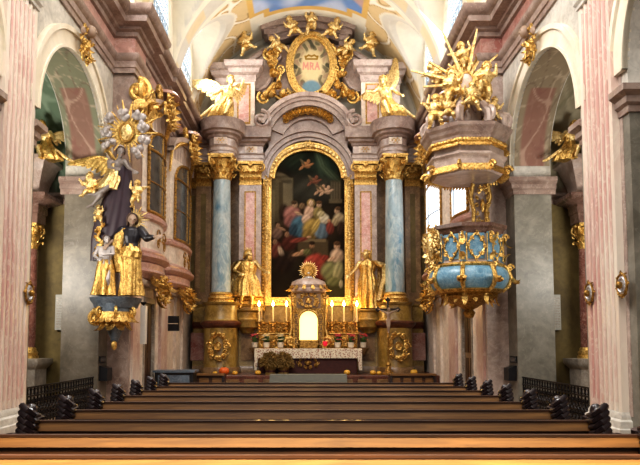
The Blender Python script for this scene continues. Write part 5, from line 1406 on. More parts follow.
for k, dx, dy, py, h, mr, tl, lab in ((0, -.95, -.6, 134, .86, False, .0, 'gilt putto standing at the far left corner of the pulpit canopy'), (1, -.62, -.75, 131, .72, True, .1, 'gilt putto sitting second from the left on the pulpit canopy'),
                                     (1, -.42, -.62, 112, .95, False, -.2, 'gilt putto floating just left below the sunburst on the pulpit canopy'), (0, .3, -.65, 108, 1.0, True, .2, 'gilt putto floating right below the sunburst on the pulpit canopy'),
                                     (0, .02, -.5, 79, .85, True, -.2, 'gilt putto above the sunburst on the pulpit canopy, topmost one'), (1, -.55, -.4, 92, .8, True, -.5, 'gilt putto leaning left beside the sunburst rays on the pulpit canopy'),
                                     (1, .6, -.42, 127, .72, False, .1, 'gilt putto sitting at the right end of the pulpit canopy'), (1, -.1, -.95, 124, .8, True, .2, 'gilt putto at the front middle of the pulpit canopy, under the sunburst')):
    putto(k, lab, (PX0-.06+dx*.86, PY0+dy, zp(py)), h*.88, mr, 0, ('gold_hi', 'gold'), pg, tl)

pul.scale = (.86, .86, 1)
# ================================================================== SCULPTURE GROUP ON THE LEFT PIER
KX, KY = -4.55, 14.75
kz = zz(298, KY); kb = zz(346, KY)
con = thing('wall_console', 'slate topped wall console with gilt leaf bracket on the left pier', 'console', (KX, KY, 0))
MB().sweep([(-.5, .3), (-.52, -.22), (-.3, -.46), (.25, -.46), (.52, -.2), (.52, .3)], [(-.4, kz-.24), (-.08, kz-.24), (-.05, kz-.15), (.0, kz-.08), (.03, kz), (-.5, kz)], 1).build('slab', 'slate', con)
MB().lathe([(0, kb+.02), (.07, kb+.1), (.12, kb+.22), (.2, kb+.4), (.34, kb+.6), (.4, kz-.3), (.42, kz-.14), (0, kz-.13)], (0, 0, 0), 28).build('bracket', 'slate', con)
m = MB()
for i in range(11):
    a = PI+PI*i/10; d = Vector((math.cos(a), math.sin(a), 0))
    m.leaf(d*.38+Vector((0, 0, kz-.34)), d*.12+Vector((0, 0, -1)), d, .42, .1, .5)
    if i % 2: m.leaf(d*.28+Vector((0, 0, kz-.5)), d*.1+Vector((0, 0, -1)), d, .45, .11, .5)
    if i % 3 == 0: m.curl(d*.42+Vector((0, 0, kz-.36)), d, (0, 0, 1), .13, 1.4, .04, PI/2, -1, 18)
m.curl((-.38, -.2, kz-.5), (1, 0, 0), (0, 0, 1), .22, 1.5, .06, 0, 1, 18); m.ell((0, -.05, kb+.02), (.07, .07, .12))
m.build('gilt_leaves', 'gold', con)
def eyes_on(root, H, hed, yaw, nod):
    rot = Matrix.Rotation(yaw, 3, 'Z') @ Matrix.Rotation(nod, 3, 'X'); hc = Vector(hed)*H; m = MB()
    for q in (-1, 1): m.ell(hc+rot @ (Vector((q*.02, -.056, .003))*H), (.0085*H, .004*H, .005*H), rot, 8, 6)
    m.build('eyes', 'hair', root)
    MB().ell(hc+rot @ (Vector((0, -.064, -.036))*H), (.013*H, .004*H, .0045*H), rot, 8, 6).build('lips', 'rose_red', root)
# crowned woman in black and gold
H = 1.98; xw = at(130, 293, KY-.2).x
J = dict(hed=(.01, -.02, .925), shl=(.112, -.01, .80), ell=(.2, -.07, .70), hal=(.32, -.14, .70), elr=(-.19, -.02, .7), har=(-.24, -.1, .62))
wm = thing('saint_statue', 'standing woman statue in black bodice and gold skirt with a rayed halo on the console', 'statue', (xw, KY-.16, kz))
put(figure_mesh(H, J, yaw=.35, nod=.12), 'body', 'skin', wm)
hair_mb(H, J['hed'], .35, .12, length=.1, seed=5).build('hair', 'hair', wm)
robe_on(wm, H, [(.84, 0, .0, .055, .05), (.8, 0, 0, .13, .08), (.72, 0, 0, .12, .09), (.64, 0, 0, .092, .08), (.6, 0, 0, .1, .085)], 'dark_cl', 'bodice', folds=7, amp=.1, seed=2)
sl = MB(); Vj = {k: Vector(v)*H for k, v in J.items()}
sl.cap(Vj['shl'], Vj['ell'], .055*H, .05*H); sl.cap(Vj['ell'], Vj['ell']*.35+Vj['hal']*.65, .048*H, .03*H); MB().cap(Vector((-.112, 0, .8))*H, Vj['elr'], .055*H, .05*H).build('sleeve', 'dark_cl', wm)
sl.build('sleeve', 'dark_cl', wm)
robe_on(wm, H, [(.63, 0, 0, .088, .08), (.55, 0, 0, .105, .09), (.42, .005, 0, .11, .1), (.2, .01, 0, .115, .105), (.02, .01, 0, .14, .13)], 'gold', 'skirt', folds=8, amp=.24, seed=6)
robe_on(wm, H, [(.6, 0, 0, .1, .09), (.54, .01, -.01, .125, .11), (.47, .0, -.01, .125, .11)], 'gold', 'sash', folds=6, amp=.2, seed=16)
robe_on(wm, H, [(.82, -.05, .02, .09, .07), (.74, -.12, .02, .12, .09), (.6, -.15, .02, .11, .09), (.45, -.13, .03, .1, .09), (.3, -.1, .04, .1, .09)], 'gold', 'mantle', folds=6, amp=.24, seed=9, a0=.6, a1=5.4)
eyes_on(wm, H, J['hed'], .35, .12)
rays_mb((.012*H, .04*H, .935*H), .05*H, .19*H, 24, 0, .026, .3).build('halo', 'gold_hi', wm)
# kneeling companion
H = 1.45; xk = at(106, 293, KY-.2).x
km = thing('child_statue', 'smaller gilt and silver statue of a youth standing left of the haloed woman', 'statue', (xk, KY-.3, kz))
J = dict(hed=(.03, -.04, .92), ell=(.16, -.1, .68), hal=(.05, -.17, .66), elr=(-.16, -.05, .66), har=(-.06, -.17, .6), knl=(.08, -.1, .28), anl=(.07, .02, .05))
put(figure_mesh(H, J, yaw=.6, nod=-.1), 'body', 'cloud', km)
eyes_on(km, H, J['hed'], .6, -.1)
hair_mb(H, J['hed'], .6, -.1, length=.06, seed=6).build('hair', 'hair', km)
robe_on(km, H, [(.82, 0, .0, .06, .05), (.79, 0, 0, .125, .075), (.7, 0, 0, .115, .085), (.62, 0, 0, .1, .08), (.52, 0, 0, .12, .1)], 'cloud', 'cuirass', folds=6, amp=.14, seed=12)
robe_on(km, H, [(.6, 0, 0, .11, .09), (.45, 0, 0, .14, .12), (.25, -.01, 0, .15, .13), (.03, -.02, 0, .17, .15)], 'gold', 'robe', folds=7, amp=.3, seed=3)
# flying angel with purple cloak
zA = zz(238, KY)
H = 1.68
J = dict(pel=(-.06, -.06, .48), wai=(-.03, -.06, .58), che=(.02, -.07, .7), nek=(.06, -.08, .81), hed=(.08, -.1, .89), shl=(.13, -.09, .76), shr=(-.09, -.06, .77), ell=(.2, -.15, .66), hal=(.29, -.2, .6), elr=(-.06, -.16, .66), har=(.05, -.24, .62),
         hil=(-.02, -.06, .46), hir=(-.1, -.06, .46), knl=(-.1, -.2, .33), anl=(-.25, -.16, .27), tol=(-.33, -.18, .27), knr=(-.16, -.16, .28), anr=(-.3, -.1, .14), tor=(-.37, -.12, .1))
an = thing('flying_angel_statue', 'flying angel statue with gold wings and long purple cloak high on the left pier', 'statue', (at(117, 240, KY).x, KY-.12, zA+.5))
put(figure_mesh(H, J, yaw=.5, nod=.3), 'body', 'skin_gr', an)
eyes_on(an, H, J['hed'], .5, .3)
hair_mb(H, J['hed'], .5, .3, length=.05, seed=4).build('hair', 'hair', an)
robe_on(an, H, [(.72, .0, -.06, .09, .07), (.6, -.03, -.06, .09, .075), (.48, -.06, -.07, .12, .1), (.36, -.12, -.1, .15, .1)], 'gold_hi', 'tunic', folds=7, amp=.25, seed=4)
robe_on(an, H, [(.8, .09, -.02, .06, .05), (.68, .1, -.03, .1, .07), (.5, .06, .0, .15, .08), (.25, .02, .03, .2, .09), (.0, -.03, .05, .24, .09), (-.3, -.08, .06, .25, .08), (-.62, -.13, .08, .22, .08)], 'purple', 'cloak', folds=6, amp=.28, seed=15)
for r, t, u, w in (((-.06, .02, .74), (-.44, .05, .82), (-.15, 0, 1), .3), ((.0, .03, .76), (-.26, .12, 1.06), (-.6, 0, .8), .26)): wing_mb(Vector(r)*H, Vector(t)*H, u, w*H, 9, 4).build('wing', 'gold', an)
# sun glory with clouds
ps = at(127, 133, KY-.1)
su = thing('sunburst', 'gilt sun disc with rays ringed by grey cherub clouds high on the left pier', 'sunburst', tuple(ps))
rays_mb((0, 0, 0), .12, .72, 26, 0, .04, .25).build('rays', 'gold', su)
d = MB(); d.ell((0, -.05, 0), (.15, .07, .2), None, 18, 12); d.build('oval', 'gold_hi', su); m = MB(); m.tube([(.17*math.cos(2*PI*k/24), -.05, .22*math.sin(2*PI*k/24)) for k in range(25)], .03, 7); m.build('ring', 'gold_dk', su)
rnd = random.Random(8)
for k in range(9):
    a = 2*PI*k/9+.3; r = .46+.06*(k % 2); c = Vector((r*math.cos(a), -.03, r*1.0*math.sin(a)))
    m = MB()
    for t in range(5): m.ell(c+Vector((rnd.uniform(-.1, .1), rnd.uniform(-.06, .06), rnd.uniform(-.1, .1))), rnd.uniform(.06, .1), None, 9, 6)
    m.ell(c+Vector((0, -.12, 0)), (.065, .07, .08), None, 10, 8)
    m.build('cloud', 'cloud', su)
sp = MB()
for L, a in ((1.0, 1.75), (.95, 1.45), (.8, 2.2), (.75, 2.6), (.8, .9)): sp.tube([(.3*math.cos(a), .06, .3*math.sin(a)), (L*math.cos(a)*.85, .08, L*math.sin(a)*.85)], [.03, .015], 6)
sp.build('long_rays', 'gold', su)
lg = 'gilt putti around the flying angel'
for k, px, py, h, mr, lab in ((1, 92, 204, .7, True, 'gilt putto hovering left of the flying angel, below its wing'), (0, 136, 208, .6, False, 'gilt putto hovering right of the purple cloak, above the haloed woman'), (0, 99, 226, .45, True, 'tiny gilt putto beside the left hem of the purple cloak')):
    putto(k, lab, at(px, py, KY-.22), h, mr, 0, ('gold_hi', 'gold'), lg)
# long pendant staff of gilt leaves left of the cloak
gl = thing('leaf_garland', 'thin gilt leaf garland trailing down left of the purple cloak', 'garland', tuple(at(100, 235, KY-.15)))
m = MB(); m.tube([(.05, 0, .25), (-.05, -.02, 0), (.04, 0, -.25), (-.02, .0, -.5)], .03, 6)
for k in range(12): t = k/11; m.leaf((.05*math.cos(k), -.02, .25-.75*t), (math.cos(k*2.1), -.3, -.5), (0, -1, 0), .18, .06, .4)
m.build('leaves', 'gold', gl)

# big gilt scroll capitals on the choir pier faces, and crests over the boxes
for sx, sd in ((-1, 'left'), (1, 'right')):
    cpz = 7.3
    g = thing('scroll_capital', 'large gilt scroll capital under the entablature on the %s choir pier' % sd, 'capital', (sx*4.35, 16.05, cpz))
    m = MB(side(sx) @ Matrix.Identity(4))
    m.M = Matrix.Diagonal((sx, 1, 1, 1)) @ Matrix.Rotation(-PI/2, 4, 'Z')
    for s in (-1, 1):
        m.curl((s*.3, -.12, .75), (s, 0, 0), (0, 0, 1), .32, 1.7, .1, PI/2, -1, 30); m.curl((s*.26, -.1, .1), (s, 0, 0), (0, 0, 1), .2, 1.5, .07, -PI/2, 1, 24)
        m.tube([(s*.52, -.1, .6), (s*.4, -.16, .35), (s*.26, -.14, .2)], [.07, .09, .06], 8)
    for k in range(5): m.leaf((0, -.1, .3), (math.cos(k*PI/4), -.3, math.sin(k*PI/4)+.4), (0, -1, 0), .6, .14, .5)
    m.tube([(.5, -.1, .7), (0, -.14, .5), (-.5, -.1, .7)], .07, 7); m.ell((0, -.15, .62), (.16, .12, .2)); m.leaf((0, -.1, .2), (0, -.2, -1), (0, -1, 0), .7, .2, .4)
    m.M = Matrix.Diagonal((sx, 1, 1, 1)) @ Matrix.Translation((-.05, 0, 0))
    m.curl((.02, -.5, .75), (-1, 0, 0), (0, 0, 1), .3, 1.7, .09, PI/2, -1, 30); m.leaf((.0, -.5, .5), (-.3, -.3, -1), (0, -1, 0), .7, .2, .4); m.tube([(.0, -.5, .7), (.02, -.25, .6), (.05, -.05, .5)], .06, 7)
    m.build('scrolls', 'gold', g)

# ================================================================== ORATORY BOXES
def oratory(sx, sd, ya, yb, zs0, wz0, wz1, zc, glass, labs):
    """bowed box on the choir wall: ya..yb along the wall, sill zs0.., window wz0..wz1, console down to zc"""
    yc = (ya+yb)/2; hwid = (yb-ya)/2; S = side(sx)
    o = thing('oratory_box', labs, 'oratory', (sx*4.6, yc, 0))
    def bow(e=0., n=16, k=1.): return [(-(.1+e)-.26*k*(1-((t*2-1)**2)), (t*2-1)*(hwid+e)) for t in np.linspace(0, 1, n)]
    P = [(.02, -hwid)]+bow()+[(.02, hwid)]
    P = P[::-1]
    body = MB(S); body.sweep(P, [(0, zs0), (0, wz1+.55)], 1); o_b = body.build('box_wall', 'box_wall', o)
    MB(S).prism([(p[0], p[1]) for p in P], zs0, zs0+.02, 'z').build('floor_panel', 'rose', o_b, smooth=False)
    # mouldings
    def mould(pr, m, e=0.): return MB(S).sweep(P, pr, 1).build('moulding', m, o)
    mould([(0, zs0-.02), (.06, zs0), (.2, zs0+.1), (.2, zs0+.16), (.1, zs0+.2), (.12, zs0+.26), (.02, zs0+.34), (0, zs0+.36)], 'rose')
    mould([(-.3, zs0-.5), (-.02, zs0-.42), (.1, zs0-.28), (.04, zs0-.2), (.06, zs0-.05), (0, zs0-.02)], 'rose')
    mould([(0, wz0-.22), (.1, wz0-.18), (.12, wz0-.1), (.04, wz0-.06), (.05, wz0-.02), (0, wz0)], 'rose')
    # arched pediment head
    hd_ = MB(S)
    for e, z0, z1 in ((.08, .0, .12), (.16, .12, .22)):
        top = []
        pts = bow(e, 25); f = []; v = []
        for i, (x, y) in enumerate(pts):
            t = y/(hwid+e); z = wz1+.1+.62*math.sqrt(max(0, 1-t*t))
            v += [(x, y, z+z0-.06), (x, y, z+z1), (.0, y, z+z1), (.0, y, z+z0-.06)]
        for i in range(24):
            for q in range(4): r = (q+1) % 4; f.append((i*4+q, i*4+r, (i+1)*4+r, (i+1)*4+q))
        hd_.add(v, f)
    v = []; f = []
    for i, (x, y) in enumerate(bow(0, 25)):
        t = y/hwid; v += [(x, y, wz1+.0), (x, y, wz1+.12+.62*math.sqrt(max(0, 1-t*t)))]
    hd_.add(v, [(2*i, 2*i+2, 2*i+3, 2*i+1) for i in range(24)])
    hd_.build('arched_head', 'mauve_lt', o)
    # window set in the bowed face
    ww = hwid*.8
    def bx(y): return -.1-.26*(1-(y/hwid)**2)
    ys = np.linspace(-ww, ww, 17); v = []; f = []
    def ztop(y): return wz1-.55+.55*math.sqrt(max(0, 1-(y/ww)**2))
    for y in ys: v += [(bx(y)-.012, y, wz0+.05), (bx(y)-.012, y, ztop(y))]
    gl = MB(S).add(v, [(2*i, 2*i+2, 2*i+3, 2*i+1) for i in range(16)]).build('window', glass, o)
    fr = MB(S)
    line = [(bx(-ww)-.02, -ww, wz0+.03)]+[(bx(y)-.02, y, ztop(y)) for y in ys]+[(bx(ww)-.02, ww, wz0+.03)]
    fr.tube(line, .05, 6); fr.tube([(bx(y)-.02, y, wz0+.05) for y in ys], .045, 6)
    zt_ = wz1-.62; fr.tube([(bx(y)-.02, y, zt_) for y in ys], .04, 6)
    for k in range(26): 
        y = -ww if k % 2 else ww; fr.ell((bx(y)-.04, y*1.04, wz0+.1+(k//2)*(wz1-wz0-.6)/13), (.05, .05, .07), None, 6, 4)
    fr.build('window_frame', 'gold_dk', gl)
    mu = MB(S)
    mu.tube([(bx(0)-.02, 0, wz0), (bx(0)-.02, 0, wz1)], .022, 5); mu.tube([(bx(y)-.02, y, (wz0+zt_)/2) for y in ys], .02, 5)
    mu.build('glazing_bar', 'gold_dk' if glass == 'dark_glass' else 'lead', gl)
    # parapet panel under the window
    v = []
    for y in np.linspace(-hwid*.68, hwid*.68, 13): v += [(bx(y)-.015, y, zs0+.45), (bx(y)-.015, y, wz0-.32)]
    pn = MB(S).add(v, [(2*i, 2*i+2, 2*i+3, 2*i+1) for i in range(12)]).build('parapet_panel', 'white_pan', o)
    go = MB(S @ Matrix.Translation((bx(0)-.02, 0, 0)) @ Matrix.Rotation(-PI/2, 4, 'Z'))
    for s in (-1, 1): go.curl((s*.3, -.0, (zs0+wz0)/2+.08), (s, 0, 0), (0, 0, 1), .24, 1.4, .02, 0, 1, 20); go.curl((s*.34, 0, (zs0+wz0)/2-.12), (s, 0, 0), (0, 0, 1), .16, 1.4, .018, 2, -1, 18)
    go.tube([(-.34, 0, (zs0+wz0)/2), (.34, 0, (zs0+wz0)/2)], .015, 5)
    go.build('panel_scroll', 'gold_dk', pn)
    # gilt console leaves and crest
    cn = MB(S @ Matrix.Translation((-.2, 0, 0)) @ Matrix.Rotation(-PI/2, 4, 'Z'))
    relief(cn, (0, -.1, zs0-.72), hwid*1.5, .75, 17, -1, 9, 1.2, .3)
    for k in range(9): a = PI*(k+.5)/9; cn.leaf((-math.cos(a)*hwid*.6, -.1, zs0-.45), (-math.cos(a)*.7, -.4, -1), (0, -1, 0), .6, .17, .5)
    cn.leaf((0, -.1, zs0-.9), (0, -.1, -1), (0, -1, 0), .5, .15, .4); cn.build('gilt_console', 'gold', o)
    cr = MB(S @ Matrix.Translation((-.36, 0, 0)) @ Matrix.Rotation(-PI/2, 4, 'Z'))
    relief(cr, (0, -.08, wz1+.75), 1.15, 1.0, 23, -1, 9, 1.2, .25)
    for s in (-1, 1): cr.tube([(s*.5, -.05, wz1+.8), (s*hwid*.8, .05, wz1+.5), (s*hwid*1.02, .2, wz1+.2), (s*hwid*1.02, .25, wz1-.5)], [.09, .08, .06, .04], 7); cr.curl((s*.62, -.05, wz1+1.0), (s, 0, 0), (0, 0, 1), .26, 1.5, .07, 0, 1, 20)
    cr.build('gilt_crest', 'gold', o)
    hood = MB(S @ Matrix.Translation((-.36, 0, wz1+1.15))); hood.lathe([(.1, -.02), (.5, .0), (.42, .12), (.2, .2), (0, .22)], (0, 0, 0), 18); hood.build('crest_hood', 'rose', o)
    return o
oratory(-1, 'left', 16.7, 19.0, 3.85, 5.2, 7.62, 3.2, 'dark_glass', 'bowed oratory box with dark window on the left choir wall, nearer the sculpture group')
oratory(-1, 'left', 20.05, 23.2, 3.85, 5.0, 7.7, 3.1, 'dark_glass', 'bowed oratory box with dark window on the left choir wall, beside the high altar')
oratory(1, 'right', 16.7, 19.0, 3.85, 5.2, 7.62, 3.2, 'glare_glass', 'bowed oratory box with bright window on the right choir wall, just behind the pulpit')
oratory(1, 'right', 20.05, 23.2, 3.85, 5.0, 7.7, 3.1, 'glare_glass', 'bowed oratory box with bright window on the right choir wall, beside the high altar')

# ================================================================== SIDE CHAPEL ALTARS
for sx, sd in ((-1, 'left'), (1, 'right')):
    sa = thing('side_altar', 'side chapel altar with brown red column and stepped mauve entablature in the %s arch' % sd, 'altar', (sx*6.75, 15.1, 0))
    S = side(sx)
    MB(S).sweep([(.9, .3), (-.3, .3), (-.3, -.3), (.9, -.3)], [(0, 0), (.1, 0), (.1, .22), (.03, .3), (.03, 1.0), (.08, 1.06), (.14, 1.14), (.14, 1.25), (-.3, 1.27)], 1).build('pedestal', 'grey_mb', sa)
    MB(S).box(-.18, .18, -.315, -.3, .4, .95).build('pedestal_panel', 'wall_jamb', sa, smooth=False)
    col = MB(S).lathe([(.17, 1.5), (.172, 2.0), (.165, 3.0), (.15, 3.92)], (0, 0, 0), 26).build('column', 'red_col', sa)
    MB(S).lathe([(.25, 1.25), (.25, 1.32), (.22, 1.33), (.24, 1.4), (.2, 1.45), (.2, 1.48), (.175, 1.52)], (0, 0, 0), 26).build('column_base', 'gold', col)
    capital_mb(MB(S), (0, 0, 3.9), .15, .62).build('capital', 'gold', col)
    pth = [(.9, .24), (-.24, .24), (-.24, -.24), (.9, -.24)]
    e = MB(S).sweep(pth, [(0, 4.52), (0, 4.75), (.03, 4.78), (.03, 4.95), (.08, 5.0), (.2, 5.05), (.28, 5.12), (.28, 5.2), (-.2, 5.22)], 1).build('entablature', 'mauve_dk', sa)
    MB(S).sweep(pth, [(0, 5.2), (.02, 5.3), (.06, 5.5), (.14, 5.75), (.2, 5.95), (.28, 6.02), (.28, 6.12), (-.24, 6.14)], 1).build('bracket_block', 'mauve', sa)
    MB(S).box(.3, .9, -.2, .2, 0, 6.6).build('back_panel', 'mauve', sa, smooth=False)
    a = angel('angel_statue', 'gilt angel with outstretched wing on the side altar entablature in the %s arch' % sd, 'statue', (sx*6.3, 14.85, 5.95), 1.3,
          JA, RA, [((-.03, .05, .52), (-.3, .12, .62), (-.1, -.1, 1), .26), ((.1, .05, .52), (.2, .3, .72), (.1, .1, 1), .26)], yaw=.4, nod=.2, seed=5+(sx > 0), chub=.3, group='gilt angels on the chapel altars')
    if sx < 0: a.scale = (-1, 1, 1)
    sp_ = thing('column_loudspeaker', 'slim white column loudspeaker on the olive wall of the %s chapel' % sd, 'loudspeaker', (sx*6.2, 15.66, zz(330, 15.6)))
    MB().box(-.1, .1, -.1, .02, 0, .88).build('case', 'box_grey', sp_, smooth=False)
    m = MB()
    for k in range(12): m.box(-.075, .075, -.108, -.1, .06+k*.065, .1+k*.065)
    m.build('grille', 'grey_mb', sp_, smooth=False)

# keystone ornaments over the first arches
for sx, sd, px, py in ((-1, 'left', 88, 42), (1, 'right', 533, 42)):
    p = Vector((sx*4.86, 13.2, 7.9)); d_ = at(px, py, 13.2)
    k = thing('keystone_ornament', 'small gilt cherub head ornament over the crown of the %s nave arch' % sd, 'ornament', (sx*4.88, 13.05, d_.z-.05))
    Mx = Matrix.Diagonal((sx, 1, 1, 1)) @ Matrix.Rotation(-PI/2, 4, 'Z')
    m = MB(Mx); relief(m, (0, 0, -.1), .55, .85, 33, -1, 7, 1.1, .2); m.leaf((0, -.1, -.25), (0, -.2, -1), (0, -1, 0), .35, .12, .5); m.build('scrolls', 'gold', k)
    m = MB(Mx); m.ell((0, -.2, .2), (.12, .12, .14), None, 12, 9); m.ell((0, -.31, .18), (.025, .03, .03)); 
    for s in (-1, 1): m.ell((s*.045, -.3, .22), .018); m.ell((s*.22, -.12, .12), (.16, .04, .09), Matrix.Rotation(s*.5, 3, 'Y'), 10, 7)
    m.build('cherub_head', 'skin', k)
# wall sconces with mirrored plates on the pilasters
def sconce(sx, y, z, lab):
    s = thing('wall_sconce', lab, 'sconce', (sx*4.88, y, z), 0, 'consecration sconces on the pilasters')
    Mx = Matrix.Diagonal((sx, 1, 1, 1)) @ Matrix.Rotation(-PI/2, 4, 'Z')
    m = MB(Mx @ Matrix.Rotation(PI/2, 4, 'X')); m.lathe([(0, 0), (.15, .0), (.15, .03), (.11, .05), (.08, .03), (0, .05)], (0, 0, 0), 24); m.build('back_plate', 'silver', s)
    m = MB(Mx)
    m.tube([(.15*math.cos(k*PI/12), -.03, .17*math.sin(k*PI/12)) for k in range(25)], .022, 6)
    for k in range(8): m.curl((.16*math.cos(k*PI/4), -.03, .18*math.sin(k*PI/4)), (1, 0, 0), (0, 0, 1), .05, 1.2, .014, k, 1, 12)
    m.ell((0, -.07, 0), (.05, .05, .06), None, 10, 8)
    m.build('gilt_rim', 'gold_dk', s)
p = at(591, 293, 10.7); sconce(1, 10.75, p.z, 'small round silver wall sconce on the right fluted pilaster, the one nearer the pulpit')
p = at(627, 285, 9.6); sconce(1, 9.62, p.z, 'small round silver wall sconce at the near edge of the right fluted pilaster')
p = at(27, 293, 10.8); sconce(-1, 10.85, p.z, 'small round wall sconce at the far edge of the left fluted pilaster')

# notice plaques and collection boxes on the piers
for sx, sd in ((-1, 'left'), (1, 'right')):
    z1, z2 = zz(356, 15.2), zz(363, 15.2)
    n = thing('wall_plaque', 'flat black wall plaque on the %s pier above the black box' % sd, 'plaque', (sx*5.0, 15.22, z2))
    MB(side(sx)).box(-.03, 0, -.22, .22, 0, z1-z2).build('frame', 'black', n, smooth=False); MB(side(sx)).box(-.035, -.03, -.18, .18, .03, z1-z2-.03).build('board', 'dark_glass', n, smooth=False)
    z1, z2 = zz(365.5, 15.2), zz(380.5, 15.2)
    b = thing('wall_box', 'black metal box with sloping lid on the %s pier under the plaque' % sd, 'box', (sx*5.0, 15.22, z2))
    MB(side(sx)).box(-.2, 0, -.18, .18, 0, z1-z2-.06).build('case', 'black', b, smooth=False); MB(side(sx)).prism([(-.2, z1-z2-.06), (0, z1-z2-.06), (0, z1-z2)], -.18, .18).build('lid', 'black', b, smooth=False); MB(side(sx)).box(-.205, -.2, -.07, .07, .2, .22).build('slot', 'iron', b, smooth=False)
# black panels and white speaker by the left choir door
s = thing('hanging_board', 'pair of black panels one above the other high beside the left choir pilaster', 'panel', (at(171, 324, 20.2).x, 20.2, zz(331, 20.2)))
hb = zz(316, 20.2)-zz(331, 20.2)
MB().box(-.24, .24, -.03, .03, 0, hb*.46).build('lower_panel', 'black', s, smooth=False); MB().box(-.24, .24, -.03, .03, hb*.52, hb).build('upper_panel', 'black', s, smooth=False)
MB().box(-.26, -.24, -.035, .035, 0, hb).build('side_rail', 'iron', s, smooth=False); MB().box(.24, .26, -.035, .035, 0, hb).build('side_rail', 'iron', s, smooth=False); MB().box(-.45, -.24, .0, .03, hb*.3, hb*.36).build('wall_arm', 'iron', s, smooth=False)
s = thing('column_loudspeaker', 'long white column loudspeaker hanging beside the left choir door', 'loudspeaker', (-4.42, 16.75, zz(344, 16.75)))
MB().box(-.09, .09, -.1, .08, 0, 1.02).build('case', 'white', s, smooth=False)
m = MB()
for k in range(12): m.box(-.07, .07, -.108, -.1, .08+k*.075, .12+k*.075)
m.build('grille', 'white', s, smooth=False)
MB().lathe([(.0, -.1), (.06, -.05), (.09, 0), (0, 0)], (0, 0, 1.02+.1), 12).build('bracket', 'iron', s)

# choir stalls / front desks and chairs
for sx, sd, xa, xb in ((-1, 'left', -4.2, -2.6), (1, 'right', 2.55, 3.9)):
    d = thing('choir_desk', 'low brown wooden desk before the altar step on the %s side' % sd, 'desk', ((xa+xb)/2, 19.4, 0))
    hh = (xb-xa)/2
    MB().box(-hh, hh, -.03, .03, .05, .62).build('front_panel', 'pew_dk', d, smooth=False); MB().box(-hh-.04, hh+.04, -.14, .1, .62, .68).build('top', 'pew', d, smooth=False)
    for k in range(4):
        x = -hh+hh*2*(k+.5)/4; MB().box(x-hh*.2, x+hh*.2, -.05, -.03, .15, .55, .02, 0).build('panel', 'pew', d, smooth=False)
    for s in (-1, 1): MB().box(s*hh-.04, s*hh+.04, -.12, .3, 0, .64).build('side_panel', 'carved', d, smooth=False)
for n_, px, lab in ((0, 171, 'dark slate upholstered bench chest in the left choir, nearer the wall'), (1, 185, 'dark slate upholstered bench chest in the left choir, nearer the altar')):
    c = thing('low_cabinet', 'low dark slate blue cabinet standing in the left choir by the altar step', 'cabinet', (at(176, 380, 18.3).x, 18.3, 0)) if n_ == 0 else None
    if c:
        MB().box(-.55, .55, -.3, .3, .04, .78).build('case', 'black', c, smooth=False); MB().box(-.6, .6, -.36, .34, .78, .84).build('lid', 'slate', c, smooth=False); MB().box(-.45, .45, -.33, -.3, .15, .7).build('front_panel', 'slate', c, smooth=False)
        for s in (-1, 1): MB().box(s*.5-.05, s*.5+.05, -.28, .28, 0, .05).build('foot', 'iron', c, smooth=False)

# ================================================================== IRON RAILINGS
for sx, sd in ((-1, 'left'), (1, 'right')):
    rl = thing('iron_railing', 'low black wrought iron scroll railing closing the %s chapel arch' % sd, 'railing', (sx*5.08, 13.05, 0))
    S = side(sx); m = MB(S)
    ht = .82
    for z in (.06, ht-.16, ht): m.box(-.02, .02, -1.83, 1.83, z-.014, z+.014)
    m.build('rail', 'iron', rl, smooth=False)
    m = MB(S)
    for k in range(25): y = -1.8+3.6*k/24; m.box(-.012, .012, y-.012, y+.012, 0, ht)
    m.build('bars', 'iron', rl, smooth=False)
    m = MB(S)
    for k in range(24):
        y = -1.8+3.6*(k+.5)/24
        for z, q in ((.2, 1), (.44, -1)): m.curl((0, y, z), (0, 1, 0), (0, 0, 1), .075, 1.5, .02, 0, q, 16); m.curl((0, y, z+.12), (0, 1, 0), (0, 0, 1), .066, 1.3, .018, PI, -q, 12)
        m.tube([(0, y+.05*math.cos(t), ht-.08+.05*math.sin(t)) for t in np.linspace(0, 2*PI, 9)], .01, 4)
    m.build('scrolls', 'iron', rl)

# ================================================================== PEWS
def pew_end_mb(s):
    m = MB(side(s))
    x = 2.47
    out = [(.06, 0), (.5, 0), (.5, .42), (.42, .5), (.3, .52), (.2, .62), (.17, .78), (.16, .92), (.1, .98), (.0, .94), (-.06, .82), (-.14, .74), (-.17, .6), (-.1, .45), (-.14, .2), (-.1, 0)]
    m.prism(out, x-.03, x+.05, 'x')
    m.ell((x+.1, -.1, .8), (.06, .1, .075), None, 12, 9)                             # lower ball scroll, on the outer side
    m.curl((x+.1, -.17, .8), (1, 0, 0), (0, 0, 1), .07, 1.4, .028, 0, 1, 18)
    for k in range(5):                                                         # ridged plume, its ribs slanting outwards
        z = .82+.052*k; o = -.006*k
        m.tube([(x-.035+o, .0, z-.02), (x-.025+o, -.08, z-.005), (x+.02+o, -.12, z+.04), (x+.065+o, -.11, z+.07), (x+.085+o, -.03, z+.06)], [.02, .03, .034, .032, .02], 8)
    m.cap((x+.005, .0, .75), (x+.02, .02, 1.06), .06, .05, 10)
    m.tube([(x+.02, .18, .98), (x+.04, .2, .84), (x+.03, .18, .66), (x+.03, .3, .5), (x+.02, .46, .42)], [.05, .05, .05, .05, .045], 8)
    m.curl((x+.03, .06, .5), (0, 1, 0), (0, 0, 1), .12, 1.5, .045, PI, -1, 20)
    return m
pw = thing('pew', '', 'pew', (.05, 3.85, 0), 0, 'wooden pews in the nave')
hp = 2.43
tb_ = MB(); tb_.prism([(-.01, .872), (.03, .872), (.045, .945), (.01, .945)], -hp, hp, 'x'); tb_.build('top_board', 'pew', pw, smooth=False)
MB().box(-hp, hp, .0, .055, .945, .962).build('top_cap', 'pew_dk', pw, smooth=False)
